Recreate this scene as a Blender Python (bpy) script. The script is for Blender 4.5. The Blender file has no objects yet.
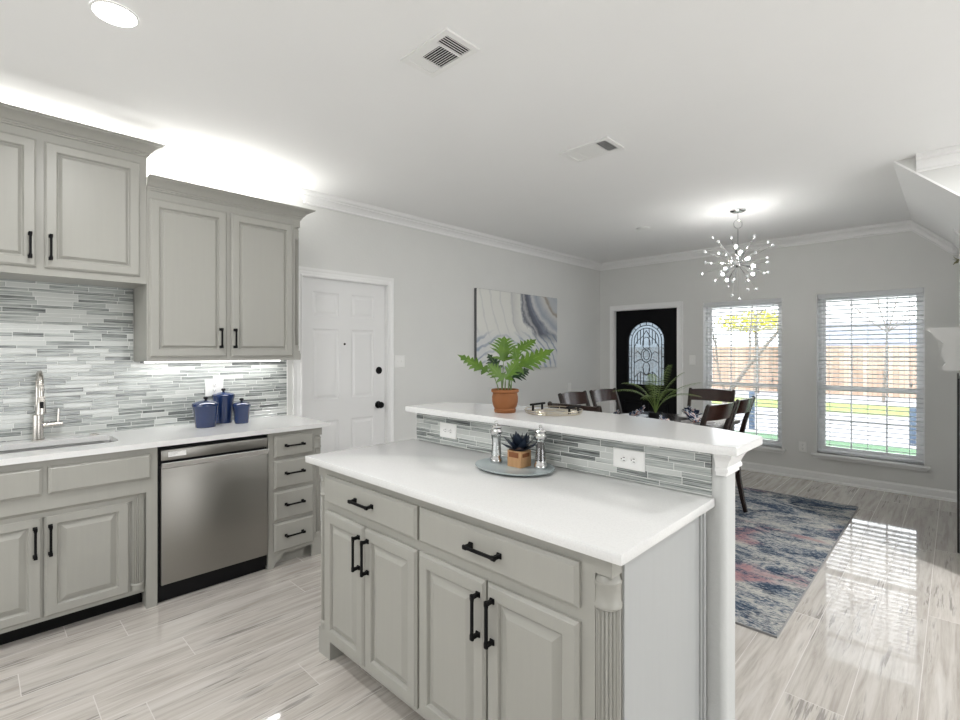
import bpy, bmesh, math, random
from mathutils import Vector, Matrix
from mathutils.geometry import tessellate_polygon

random.seed(7)
SC = bpy.context.scene
COL = SC.collection
PI = math.pi

# ------------------------------------------------------------------ camera
cam_d = bpy.data.cameras.new('camera')
cam = bpy.data.objects.new('camera', cam_d)
COL.objects.link(cam)
cam.location = (0, 0, 1.41)
cam.rotation_euler = (PI/2, 0, math.radians(44.02))
cam_d.sensor_width = 36
cam_d.lens = 36*492.15/960
cam_d.shift_y = -8.5/960
cam_d.clip_start = 0.05
SC.camera = cam
SC.view_settings.view_transform = 'Standard'
SC.view_settings.look = 'None'
SC.view_settings.gamma = 1
SC.view_settings.use_curve_mapping = False
SC.view_settings.exposure = 0.16

# ------------------------------------------------------------------ world, sun, large lights
W = bpy.data.worlds.new('world')
SC.world = W
W.use_nodes = True
bg = W.node_tree.nodes['Background']
bg.inputs['Color'].default_value = (0.93, 0.965, 1.0, 1)
bg.inputs['Strength'].default_value = 4.2

def light(name, kind, loc, rot, power, size=None, size_y=None, color=(1, 1, 1), **kw):
    d = bpy.data.lights.new(name, kind)
    d.energy = power
    d.color = color
    if kind == 'AREA':
        d.shape = 'RECTANGLE' if size_y else 'DISK'
        d.size = size
        if size_y: d.size_y = size_y
    elif size is not None and kind != 'SUN':
        d.shadow_soft_size = size
    for k, v in kw.items(): setattr(d, k, v)
    o = bpy.data.objects.new(name, d)
    COL.objects.link(o)
    o.location = loc
    o.rotation_euler = rot
    return o

sun = light('sun', 'SUN', (0, 0, 20), (math.radians(42), 0, math.radians(-25)), 4.5)
sun.data.angle = 0.02
# added fill lights inside the closed rear and right walls, to brighten the room
light('fill_rear', 'AREA', (-1.6, -3.35, 1.2), (PI/2+0.55, 0, 0), 58, 3.6, 2.3, (0.97, 0.985, 1.0))
light('fill_side', 'AREA', (3.85, 2.0, 1.2), (PI/2+0.55, 0, PI/2), 120, 4.0, 2.3, (0.97, 0.985, 1.0))

# ------------------------------------------------------------------ node helpers
class N:
    def __init__(s, name, rough=0.5, spec=0.5, metal=0.0, color=(0.8, 0.8, 0.8)):
        s.m = bpy.data.materials.new(name)
        s.m.use_nodes = True
        s.t = s.m.node_tree
        s.b = s.t.nodes['Principled BSDF']
        s.b.inputs['Roughness'].default_value = rough
        s.b.inputs['Specular IOR Level'].default_value = spec
        s.b.inputs['Metallic'].default_value = metal
        s.b.inputs['Base Color'].default_value = (*color, 1)
    def node(s, typ, **kw):
        n = s.t.nodes.new(typ)
        for k, v in kw.items(): setattr(n, k, v)
        return n
    def put(s, inp, v):
        if isinstance(v, bpy.types.NodeSocket): s.t.links.new(v, inp)
        else: inp.default_value = v
    def math(s, op, a, b=0.0, c=None, clamp=False):
        n = s.node('ShaderNodeMath', operation=op, use_clamp=clamp)
        s.put(n.inputs[0], a); s.put(n.inputs[1], b)
        if c is not None: s.put(n.inputs[2], c)
        return n.outputs[0]
    def pos(s):
        g = s.node('ShaderNodeNewGeometry')
        x = s.node('ShaderNodeSeparateXYZ')
        s.t.links.new(g.outputs['Position'], x.inputs[0])
        return x.outputs
    def obj(s):
        g = s.node('ShaderNodeTexCoord')
        return g.outputs['Object']
    def xyz(s, x, y, z):
        n = s.node('ShaderNodeCombineXYZ')
        s.put(n.inputs[0], x); s.put(n.inputs[1], y); s.put(n.inputs[2], z)
        return n.outputs[0]
    def noise(s, vec, scale, detail=3, rough=0.5, dist=0.0):
        n = s.node('ShaderNodeTexNoise')
        s.put(n.inputs['Vector'], vec)
        n.inputs['Scale'].default_value = scale
        n.inputs['Detail'].default_value = detail
        n.inputs['Roughness'].default_value = rough
        n.inputs['Distortion'].default_value = dist
        return n.outputs['Fac']
    def white(s, a, b):
        n = s.node('ShaderNodeTexWhiteNoise', noise_dimensions='2D')
        v = s.xyz(a, b, 0.0)
        s.t.links.new(v, n.inputs['Vector'])
        return n.outputs['Value']
    def mix(s, f, a, b, blend='MIX'):
        n = s.node('ShaderNodeMix', data_type='RGBA', blend_type=blend)
        s.put(n.inputs[0], f)
        s.put(n.inputs[6], a if isinstance(a, bpy.types.NodeSocket) else (*a, 1))
        s.put(n.inputs[7], b if isinstance(b, bpy.types.NodeSocket) else (*b, 1))
        return n.outputs[2]
    def ramp(s, f, stops, interp='LINEAR'):
        n = s.node('ShaderNodeValToRGB')
        n.color_ramp.interpolation = interp
        e = n.color_ramp.elements
        while len(e) < len(stops): e.new(0.5)
        for i, (p, c) in enumerate(stops):
            e[i].position = p
            e[i].color = (*c, 1) if not isinstance(c, (int, float)) else (c, c, c, 1)
        s.put(n.inputs[0], f)
        return n.outputs[0]
    def bump(s, h, strength=0.2, dist=0.01):
        n = s.node('ShaderNodeBump')
        n.inputs['Strength'].default_value = strength
        n.inputs['Distance'].default_value = dist
        s.put(n.inputs['Height'], h)
        s.t.links.new(n.outputs[0], s.b.inputs['Normal'])
    def col(s, c): s.put(s.b.inputs['Base Color'], c if isinstance(c, bpy.types.NodeSocket) else (*c, 1))

def paint(name, c, rough=0.5, tex=0.0, tscale=60, spec=0.4, vary=0.03):
    n = N(name, rough, spec)
    f = n.noise(n.obj(), 3.0, 2)
    lo = tuple(x*(1-vary) for x in c); hi = tuple(min(1, x*(1+vary)) for x in c)
    n.col(n.mix(f, lo, hi))
    if tex: n.bump(n.noise(n.obj(), tscale, 3), tex, 0.002)
    return n.m

def glow(name, c, strength):
    n = N(name, 0.5)
    n.b.inputs['Emission Color'].default_value = (*c, 1)
    n.b.inputs['Emission Strength'].default_value = strength
    return n.m

def clear_glass(name, tint=(1, 1, 1), gloss=0.08, rough=0.0):
    m = bpy.data.materials.new(name); m.use_nodes = True
    t = m.node_tree; t.nodes.clear()
    o = t.nodes.new('ShaderNodeOutputMaterial'); mx = t.nodes.new('ShaderNodeMixShader')
    tr = t.nodes.new('ShaderNodeBsdfTransparent'); gl = t.nodes.new('ShaderNodeBsdfGlossy')
    lw = t.nodes.new('ShaderNodeLayerWeight'); lw.inputs[0].default_value = 0.25
    mm = t.nodes.new('ShaderNodeMath'); mm.operation = 'MULTIPLY_ADD'
    t.links.new(lw.outputs['Fresnel'], mm.inputs[0]); mm.inputs[1].default_value = 0.8; mm.inputs[2].default_value = gloss
    tr.inputs[0].default_value = (*tint, 1); gl.inputs['Roughness'].default_value = rough
    t.links.new(mm.outputs[0], mx.inputs[0]); t.links.new(tr.outputs[0], mx.inputs[1]); t.links.new(gl.outputs[0], mx.inputs[2])
    t.links.new(mx.outputs[0], o.inputs[0])
    return m

M = {}
M['wall'] = paint('wall_paint', (0.71, 0.712, 0.692), 0.75, 0.25, 45, 0.2)
M['ceiling'] = paint('ceiling_paint', (0.89, 0.89, 0.88), 0.85, 0.2, 35, 0.15, 0.01)
M['trim'] = paint('white_trim_paint', (0.85, 0.85, 0.84), 0.35, 0, vary=0.01)
M['door'] = paint('white_door_paint', (0.80, 0.80, 0.795), 0.35, 0.1, 20, vary=0.01)
M['black_metal'] = paint('matte_black_metal', (0.004, 0.004, 0.0045), 0.5, spec=0.12)
M['black_plastic'] = paint('black_plastic', (0.005, 0.005, 0.006), 0.5, spec=0.2)
M['black_door'] = paint('black_door_paint', (0.004, 0.004, 0.005), 0.35, spec=0.12)
M['plate'] = paint('white_plastic', (0.85, 0.85, 0.83), 0.35, vary=0.01)
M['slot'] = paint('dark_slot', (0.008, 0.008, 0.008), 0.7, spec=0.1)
M['vinyl'] = paint('white_vinyl', (0.88, 0.88, 0.88), 0.35, vary=0.01)
n = N('white_blind_slat', 0.45, 0.4, 0.0, (0.88, 0.89, 0.90))
tl_ = n.node('ShaderNodeBsdfTranslucent'); tl_.inputs[0].default_value = (0.85, 0.86, 0.87, 1)
ms_ = n.node('ShaderNodeMixShader'); ms_.inputs[0].default_value = 0.35
ou_ = [q for q in n.t.nodes if q.type == 'OUTPUT_MATERIAL'][0]
n.t.links.new(n.b.outputs[0], ms_.inputs[1]); n.t.links.new(tl_.outputs[0], ms_.inputs[2]); n.t.links.new(ms_.outputs[0], ou_.inputs['Surface'])
M['slat'] = n.m
M['glass'] = clear_glass('window_glass', (1, 1, 1), 0.02)
M['jar_glass'] = clear_glass('jar_glass', (0.95, 0.97, 0.97), 0.12)
M['blue_glaze'] = paint('cobalt_blue_glaze', (0.012, 0.030, 0.105), 0.08, spec=0.8, vary=0.25)
M['terracotta'] = paint('terracotta', (0.235, 0.085, 0.024), 0.6, 0.4, 25, vary=0.35)
M['soil'] = paint('potting_soil', (0.03, 0.02, 0.012), 0.95, 0.5, 80)
M['tray_ceramic'] = paint('pale_grey_ceramic', (0.42, 0.48, 0.49), 0.25)
M['china'] = paint('white_china', (0.8, 0.8, 0.8), 0.15)
M['brick_black'] = paint('black_fireplace_surround', (0.01, 0.01, 0.011), 0.4)
M['mantel'] = paint('mantel_paint', (0.76, 0.76, 0.745), 0.35)

# cabinet paint with a faint vertical grain
def cab_mat(name, c):
    n = N(name, 0.38, 0.4)
    p = n.pos()
    v = n.xyz(n.math('MULTIPLY', p[0], 60), n.math('MULTIPLY', p[1], 60), n.math('MULTIPLY', p[2], 3))
    f = n.noise(v, 1.0, 3)
    n.col(n.mix(f, tuple(x*0.97 for x in c), tuple(x*1.03 for x in c)))
    n.bump(f, 0.12, 0.001)
    return n.m
M['cab'] = cab_mat('grey_cabinet_paint', (0.355, 0.350, 0.318))
M['panel'] = cab_mat('cool_grey_panel_paint', (0.41, 0.42, 0.418))
M['bar_wall'] = paint('island_wall_paint', (0.56, 0.57, 0.56), 0.6, 0.6, 70, 0.25)

# quartz
n = N('white_quartz', 0.12, 0.5)
f = n.noise(n.obj(), 220, 2); g = n.noise(n.obj(), 4, 4)
n.col(n.mix(n.ramp(f, [(0.30, 0), (0.55, 1)]), (0.72, 0.72, 0.71), n.mix(g, (0.75, 0.75, 0.74), (0.78, 0.78, 0.77))))
M['quartz'] = n.m

# brushed steel
def steel(name, c, rough, ax=(3, 3, 260)):
    n = N(name, rough, 0.5, 1.0)
    p = n.pos()
    v = n.xyz(n.math('MULTIPLY', p[0], ax[0]), n.math('MULTIPLY', p[1], ax[1]), n.math('MULTIPLY', p[2], ax[2]))
    f = n.noise(v, 1.0, 3)
    n.col(n.mix(f, tuple(x*0.96 for x in c), tuple(min(1, x*1.04) for x in c)))
    n.put(n.b.inputs['Roughness'], n.math('MULTIPLY_ADD', f, 0.05, rough-0.025))
    return n.m
M['steel'] = steel('brushed_stainless_steel', (0.30, 0.29, 0.27), 0.36, (1.0, 1.0, 420))
M['steel_light'] = steel('bright_stainless_steel', (0.72, 0.72, 0.72), 0.28)
M['nickel'] = steel('brushed_nickel', (0.62, 0.59, 0.55), 0.25, (40, 40, 40))
M['chrome'] = N('chrome', 0.10, 0.5, 1.0, (0.66, 0.66, 0.66)).m
M['brass_wire'] = N('champagne_wire', 0.3, 0.5, 1.0, (0.50, 0.45, 0.36)).m

# linear glass mosaic: rows of random long glass strips in pale grout
def mosaic(name, axis):
    n = N(name, 0.12, 0.6)
    p = n.pos()
    u, z = p[axis], p[2]
    P = 0.046
    zz = n.math('DIVIDE', z, P)
    k = n.math('FLOOR', zz); fr = n.math('FRACT', zz)
    hi = n.math('GREATER_THAN', fr, 0.42)
    row = n.math('MULTIPLY_ADD', k, 2.0, hi)
    # distance to the nearest row edge in metres
    d1 = n.math('MULTIPLY', n.math('ABSOLUTE', n.math('SUBTRACT', fr, 0.42)), P)
    d2 = n.math('MULTIPLY', fr, P)
    d3 = n.math('MULTIPLY', n.math('SUBTRACT', 1.0, fr), P)
    dz = n.math('MINIMUM', d1, n.math('MINIMUM', d2, d3))
    L = n.math('MULTIPLY_ADD', n.white(row, 3.7), 0.08, 0.125)
    uu = n.math('DIVIDE', n.math('ADD', u, n.math('MULTIPLY_ADD', n.white(row, 9.1), 3.0, 20.0)), L)
    c = n.math('FLOOR', uu); fu = n.math('FRACT', uu)
    du = n.math('MULTIPLY', n.math('MINIMUM', fu, n.math('SUBTRACT', 1.0, fu)), L)
    d = n.math('MINIMUM', dz, du)
    tile = n.math('GREATER_THAN', d, 0.0013)
    r = n.white(row, c)
    r2 = n.white(n.math('ADD', c, 51.3), row)
    sv = n.xyz(n.math('MULTIPLY', u, 6.0), n.math('MULTIPLY', r, 40.0), n.math('MULTIPLY', z, 260.0))
    s = n.noise(sv, 1.0, 3, 0.6)
    tone = n.math('ADD', n.math('MULTIPLY', r, 0.44), n.math('MULTIPLY_ADD', s, 2.2, -0.80))
    colr = n.ramp(tone, [(0.02, (0.56, 0.58, 0.56)), (0.30, (0.44, 0.465, 0.45)), (0.55, (0.30, 0.325, 0.31)), (0.80, (0.13, 0.14, 0.14)), (1.0, (0.04, 0.045, 0.045))])
    colr = n.mix(n.math('GREATER_THAN', r2, 0.72), colr, n.mix(s, (0.62, 0.64, 0.62), (0.5, 0.52, 0.5)))
    n.col(n.mix(tile, (0.72, 0.73, 0.71), colr))
    n.put(n.b.inputs['Roughness'], n.math('MULTIPLY_ADD', tile, -0.5, 0.62))
    n.bump(n.ramp(d, [(0.0, 0.0), (0.003, 1.0)]), 0.5, 0.002)
    return n.m
M['mosaic_y'] = mosaic('linear_glass_mosaic', 1)
M['mosaic_x'] = mosaic('linear_glass_mosaic_island', 0)

# wood-look porcelain planks, running along Y
n = N('wood_look_porcelain', 0.05, 1.0); n.b.inputs['IOR'].default_value = 1.6
p = n.pos()
px = n.math('DIVIDE', n.math('ADD', p[0], 20.0), 0.203)
row = n.math('FLOOR', px); fx = n.math('FRACT', px)
py = n.math('ADD', n.math('DIVIDE', n.math('ADD', p[1], 20.0), 1.22), n.math('MULTIPLY', n.white(row, 2.2), 1.0))
cc = n.math('FLOOR', py); fy = n.math('FRACT', py)
dx = n.math('MULTIPLY', n.math('MINIMUM', fx, n.math('SUBTRACT', 1.0, fx)), 0.203)
dy = n.math('MULTIPLY', n.math('MINIMUM', fy, n.math('SUBTRACT', 1.0, fy)), 1.22)
d = n.math('MINIMUM', dx, dy)
grout = n.math('LESS_THAN', d, 0.0016)
r = n.white(row, cc); r2 = n.white(cc, n.math('ADD', row, 77.0))
gv = n.xyz(n.math('MULTIPLY', p[0], 26.0), n.math('MULTIPLY', p[1], 1.6), n.math('MULTIPLY', r, 90.0))
g = n.noise(gv, 1.0, 5, 0.62, 0.6)
gf = n.noise(n.xyz(n.math('MULTIPLY', p[0], 110.0), n.math('MULTIPLY', p[1], 5.0), n.math('MULTIPLY', r2, 60.0)), 1.0, 3, 0.6)
patch = n.noise(n.xyz(n.math('MULTIPLY', p[0], 9.0), n.math('MULTIPLY', p[1], 1.5), n.math('MULTIPLY', r2, 37.0)), 1.0, 2)
base = n.ramp(n.math('ADD', n.math('MULTIPLY', g, 0.8), n.math('MULTIPLY', gf, 0.2)), [(0.36, (0.46, 0.42, 0.38)), (0.50, (0.60, 0.56, 0.515)), (0.62, (0.68, 0.645, 0.605))])
strk = n.math('MULTIPLY', n.ramp(n.math('ADD', n.math('MULTIPLY', g, 0.5), n.math('MULTIPLY', gf, 0.5)), [(0.515, 0), (0.575, 1)]), n.ramp(patch, [(0.49, 0), (0.60, 1)]))
base = n.mix(n.math('MULTIPLY', strk, 0.75), base, (0.24, 0.22, 0.20))
tone = n.mix(r, (0.93, 0.93, 0.93), (1.04, 1.04, 1.04))
base = n.mix(1.0, base, tone, 'MULTIPLY')
n.col(n.mix(grout, base, (0.56, 0.53, 0.50)))
n.put(n.b.inputs['Roughness'], n.math('MULTIPLY_ADD', grout, 0.4, 0.045))
hgt = n.math('ADD', n.math('MULTIPLY', n.noise(n.xyz(n.math('MULTIPLY', p[0], 5.0), n.math('MULTIPLY', p[1], 2.0), r), 1.0, 2), 0.7), n.ramp(d, [(0.0, 0.0), (0.003, 0.5)]))
n.bump(hgt, 0.025, 0.003)
M['floor'] = n.m

# dark cherry wood
def wood(name, c0, c1, rough=0.25, sc=(4, 40, 40)):
    n = N(name, rough, 0.5)
    mp = n.node('ShaderNodeMapping'); mp.inputs['Scale'].default_value = sc
    n.t.links.new(n.obj(), mp.inputs[0])
    n.col(n.mix(n.noise(mp.outputs[0], 1.0, 4, 0.6, 0.5), c0, c1))
    return n.m
M['cherry'] = wood('dark_cherry_wood', (0.010, 0.004, 0.003), (0.035, 0.011, 0.007), 0.22)
M['espresso'] = wood('espresso_wood', (0.008, 0.004, 0.003), (0.02, 0.009, 0.006), 0.25)
M['light_wood'] = wood('light_pine_wood', (0.40, 0.21, 0.09), (0.62, 0.38, 0.19), 0.55, (60, 60, 8))
M['seat_fabric'] = paint('black_seat_fabric', (0.02, 0.018, 0.017), 0.7, 0.3, 90)

# plants
def leaf_mat(name, c0, c1, rough=0.35):
    n = N(name, rough, 0.5)
    n.col(n.mix(n.noise(n.obj(), 22, 3), c0, c1))
    n.b.inputs['Subsurface Weight'].default_value = 0.0
    return n.m
M['leaf'] = leaf_mat('green_leaf', (0.012, 0.06, 0.003), (0.13, 0.24, 0.012))
M['leaf_dark'] = leaf_mat('dark_green_leaf', (0.004, 0.02, 0.006), (0.012, 0.05, 0.012))
M['stem'] = leaf_mat('green_stem', (0.10, 0.17, 0.05), (0.20, 0.28, 0.10))
M['palm'] = leaf_mat('olive_palm_leaf', (0.04, 0.09, 0.02), (0.22, 0.30, 0.08))
M['succulent'] = leaf_mat('blue_black_succulent', (0.006, 0.010, 0.020), (0.028, 0.042, 0.070), 0.3)
M['gold_leaf'] = leaf_mat('golden_green_leaf', (0.05, 0.05, 0.02), (0.35, 0.33, 0.18))
M['bark'] = leaf_mat('grey_brown_bark', (0.10, 0.085, 0.07), (0.24, 0.21, 0.18), 0.9)
M['yellow_foliage'] = leaf_mat('yellow_foliage', (0.42, 0.42, 0.03), (0.75, 0.70, 0.10), 0.8)
M['grass'] = leaf_mat('lawn_grass', (0.04, 0.10, 0.05), (0.09, 0.17, 0.09), 0.95)
M['verge'] = leaf_mat('verge_grass', (0.12, 0.17, 0.04), (0.22, 0.26, 0.08), 0.95)
M['asphalt'] = paint('pale_street_concrete', (0.27, 0.27, 0.29), 0.9, 0.3, 10, vary=0.15)
n = N('cedar_fence_boards', 0.8)
p = n.pos(); b = n.math('FRACT', n.math('DIVIDE', p[0], 0.14))
bd = n.white(n.math('FLOOR', n.math('DIVIDE', p[0], 0.14)), 1.0)
n.col(n.mix(n.math('LESS_THAN', b, 0.10), n.mix(bd, (0.30, 0.21, 0.155), (0.46, 0.34, 0.26)), (0.10, 0.06, 0.04)))
M['fence'] = n.m
n = N('roof_shingle', 0.9)
p = n.pos()
n.col(n.mix(n.noise(n.xyz(p[0], n.math('MULTIPLY', p[1], 1.0), n.math('MULTIPLY', p[2], 12.0)), 3.0, 3), (0.05, 0.06, 0.10), (0.30, 0.32, 0.38)))
M['roof'] = n.m
M['siding'] = paint('pale_house_siding', (0.6, 0.58, 0.55), 0.8)
M['blue_paint'] = paint('blue_post_paint', (0.06, 0.09, 0.14), 0.6)

# area rug: streaks running along X
n = N('abstract_rug_pile', 0.95, 0.1)
p = n.pos()
def rv(sx, sy, o): return n.xyz(n.math('MULTIPLY_ADD', p[0], sx, o), n.math('MULTIPLY', p[1], sy), 0.0)
a = n.noise(rv(2.8, 5.0, 0.0), 1.0, 9, 0.74, 1.2)
b = n.noise(rv(1.7, 3.6, 31.0), 1.0, 8, 0.72, 1.3)
c = n.noise(rv(1.0, 2.2, 77.0), 1.0, 3, 0.5, 0.5)
sp = n.noise(rv(32, 62, 5.0), 1.0, 5, 0.8)
aa = n.math('ADD', n.math('MULTIPLY', a, 0.60), n.math('MULTIPLY', sp, 0.40))
base = n.ramp(aa, [(0.37, (0.018, 0.030, 0.060)), (0.46, (0.05, 0.075, 0.115)), (0.50, (0.17, 0.20, 0.24)), (0.535, (0.38, 0.38, 0.37)), (0.61, (0.52, 0.49, 0.44))])
bb = n.math('ADD', n.math('MULTIPLY', b, 0.65), n.math('MULTIPLY', sp, 0.35))
base = n.mix(n.math('MULTIPLY', n.ramp(bb, [(0.50, 0), (0.60, 1)]), 0.7), base, (0.55, 0.53, 0.48))
base = n.mix(n.math('MULTIPLY', n.ramp(bb, [(0.36, 1), (0.44, 0)]), 0.7), base, (0.06, 0.085, 0.14))
pk = n.math('MULTIPLY', n.ramp(c, [(0.56, 0), (0.62, 1)]), n.ramp(n.math('ADD', n.math('MULTIPLY', a, 0.6), n.math('MULTIPLY', sp, 0.4)), [(0.46, 0), (0.54, 1)]))
base = n.mix(n.math('MULTIPLY', pk, 0.6), base, (0.36, 0.11, 0.14))
n.col(base)
n.bump(sp, 0.5, 0.004)
M['rug'] = n.m
M['rug_edge'] = paint('rug_binding', (0.30, 0.30, 0.30), 0.9)

# abstract painting on the canvas (left wall, Y 3.8..5.29, Z 1.21..2.10)
n = N('poured_marble_painting', 0.5, 0.3)
p = n.pos()
u = n.math('DIVIDE', n.math('SUBTRACT', p[1], 3.80), 1.49)
v = n.math('DIVIDE', n.math('SUBTRACT', p[2], 1.21), 1.49)
def warp(amt, sc, o):
    w1 = n.math('MULTIPLY', n.math('SUBTRACT', n.noise(n.xyz(u, v, o), sc, 4, 0.55), 0.5), amt)
    w2 = n.math('MULTIPLY', n.math('SUBTRACT', n.noise(n.xyz(u, v, o+5), sc, 4, 0.55), 0.5), amt)
    return w1, w2
def dist(cx, cy, amt, sc, o):
    w1, w2 = warp(amt, sc, o)
    x = n.math('ADD', n.math('SUBTRACT', u, cx), w1); y = n.math('ADD', n.math('SUBTRACT', v, cy), w2)
    return n.math('SQRT', n.math('ADD', n.math('MULTIPLY', x, x), n.math('MULTIPLY', y, y)))
CR = (0.74, 0.74, 0.70)
r1 = n.math('MULTIPLY', dist(1.02, 0.70, 0.20, 2.2, 0.0), 0.84)
r1b = n.math('ADD', r1, n.math('MULTIPLY', n.math('SUBTRACT', n.noise(n.xyz(u, v, 2.0), 14, 4, 0.7), 0.5), 0.05))
up = n.ramp(r1b, [(0.0, (0.42, 0.47, 0.52)), (0.17, (0.50, 0.52, 0.54)), (0.20, (0.34, 0.29, 0.22)), (0.22, (0.62, 0.62, 0.60)), (0.30, (0.36, 0.40, 0.46)),
                  (0.34, (0.60, 0.60, 0.60)), (0.37, (0.18, 0.20, 0.25)), (0.42, (0.10, 0.11, 0.14)), (0.445, (0.46, 0.46, 0.47)), (0.46, (0.14, 0.15, 0.18)), (0.48, CR), (0.56, (0.60, 0.60, 0.58)), (0.575, CR)])
rings = n.math('SINE', n.math('MULTIPLY', r1, 70.0))
up = n.mix(n.math('MULTIPLY', n.ramp(rings, [(0.8, 0), (1.0, 1)]), 0.25), up, (0.36, 0.38, 0.42))
r2 = dist(0.25, -0.32, 0.22, 2.6, 9.0)
rings2 = n.math('SINE', n.math('MULTIPLY', r2, 105.0))
lo = n.mix(n.ramp(rings2, [(0.35, 0), (0.95, 1)]), (0.66, 0.67, 0.67), (0.32, 0.37, 0.45))
wm = n.noise(n.xyz(u, v, 14.0), 3.0, 3)
m_lo = n.math('MULTIPLY', n.ramp(n.math('ADD', v, n.math('MULTIPLY', n.math('SUBTRACT', wm, 0.5), 0.25)), [(0.24, 1), (0.31, 0)]), n.ramp(wm, [(0.36, 0.35), (0.58, 1.0)]))
n.col(n.mix(m_lo, up, lo))
M['painting'] = n.m
M['canvas_edge'] = paint('dark_canvas_edge', (0.10, 0.10, 0.105), 0.8)

# printed napkin cloth
n = N('printed_napkin_cloth', 0.85, 0.2)
q = n.noise(n.obj(), 28, 3, 0.5, 0.8)
n.col(n.ramp(q, [(0.38, (0.012, 0.02, 0.05)), (0.47, (0.05, 0.10, 0.20)), (0.50, (0.70, 0.72, 0.74)), (0.56, (0.62, 0.62, 0.62)), (0.585, (0.62, 0.22, 0.08)), (0.62, (0.05, 0.09, 0.18))], 'CONSTANT'))
M['napkin'] = n.m

# obscure door glass: mostly clear with a milky scatter
m = bpy.data.materials.new('bevelled_privacy_glass'); m.use_nodes = True
t = m.node_tree; t.nodes.clear()
o_ = t.nodes.new('ShaderNodeOutputMaterial'); mx = t.nodes.new('ShaderNodeMixShader'); tl = t.nodes.new('ShaderNodeBsdfTranslucent')
tr = t.nodes.new('ShaderNodeBsdfTransparent'); tr.inputs[0].default_value = (0.42, 0.45, 0.48, 1)
tl.inputs[0].default_value = (0.36, 0.39, 0.42, 1)
tc = t.nodes.new('ShaderNodeTexCoord'); no = t.nodes.new('ShaderNodeTexNoise'); no.inputs['Scale'].default_value = 30
t.links.new(tc.outputs['Object'], no.inputs['Vector']); t.links.new(no.outputs['Fac'], mx.inputs[0])
t.links.new(tr.outputs[0], mx.inputs[1]); t.links.new(tl.outputs[0], mx.inputs[2]); t.links.new(mx.outputs[0], o_.inputs[0])
M['door_glass'] = m
M['lead'] = paint('lead_came', (0.03, 0.03, 0.033), 0.4)
M['lens'] = glow('lit_lamp_lens', (1.0, 0.99, 0.97), 10)
M['bulb'] = glow('lit_bulb', (1.0, 0.98, 0.95), 230)
M['led'] = glow('lit_led_strip', (1.0, 0.99, 0.97), 2.5)
n = N('crystal_ball', 0.03, 0.8, 0.0, (0.93, 0.95, 0.97)); n.b.inputs['Metallic'].default_value = 0.35
M['crystal'] = n.m
M['salt'] = paint('salt', (0.85, 0.85, 0.85), 0.9)
M['pepper'] = paint('peppercorns', (0.03, 0.022, 0.018), 0.9, 1.0, 200)

# ------------------------------------------------------------------ mesh builder
def rootpos(o):
    p = Vector((0, 0, 0))
    while o is not None:
        p += Vector(o.location); o = o.parent
    return p

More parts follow.
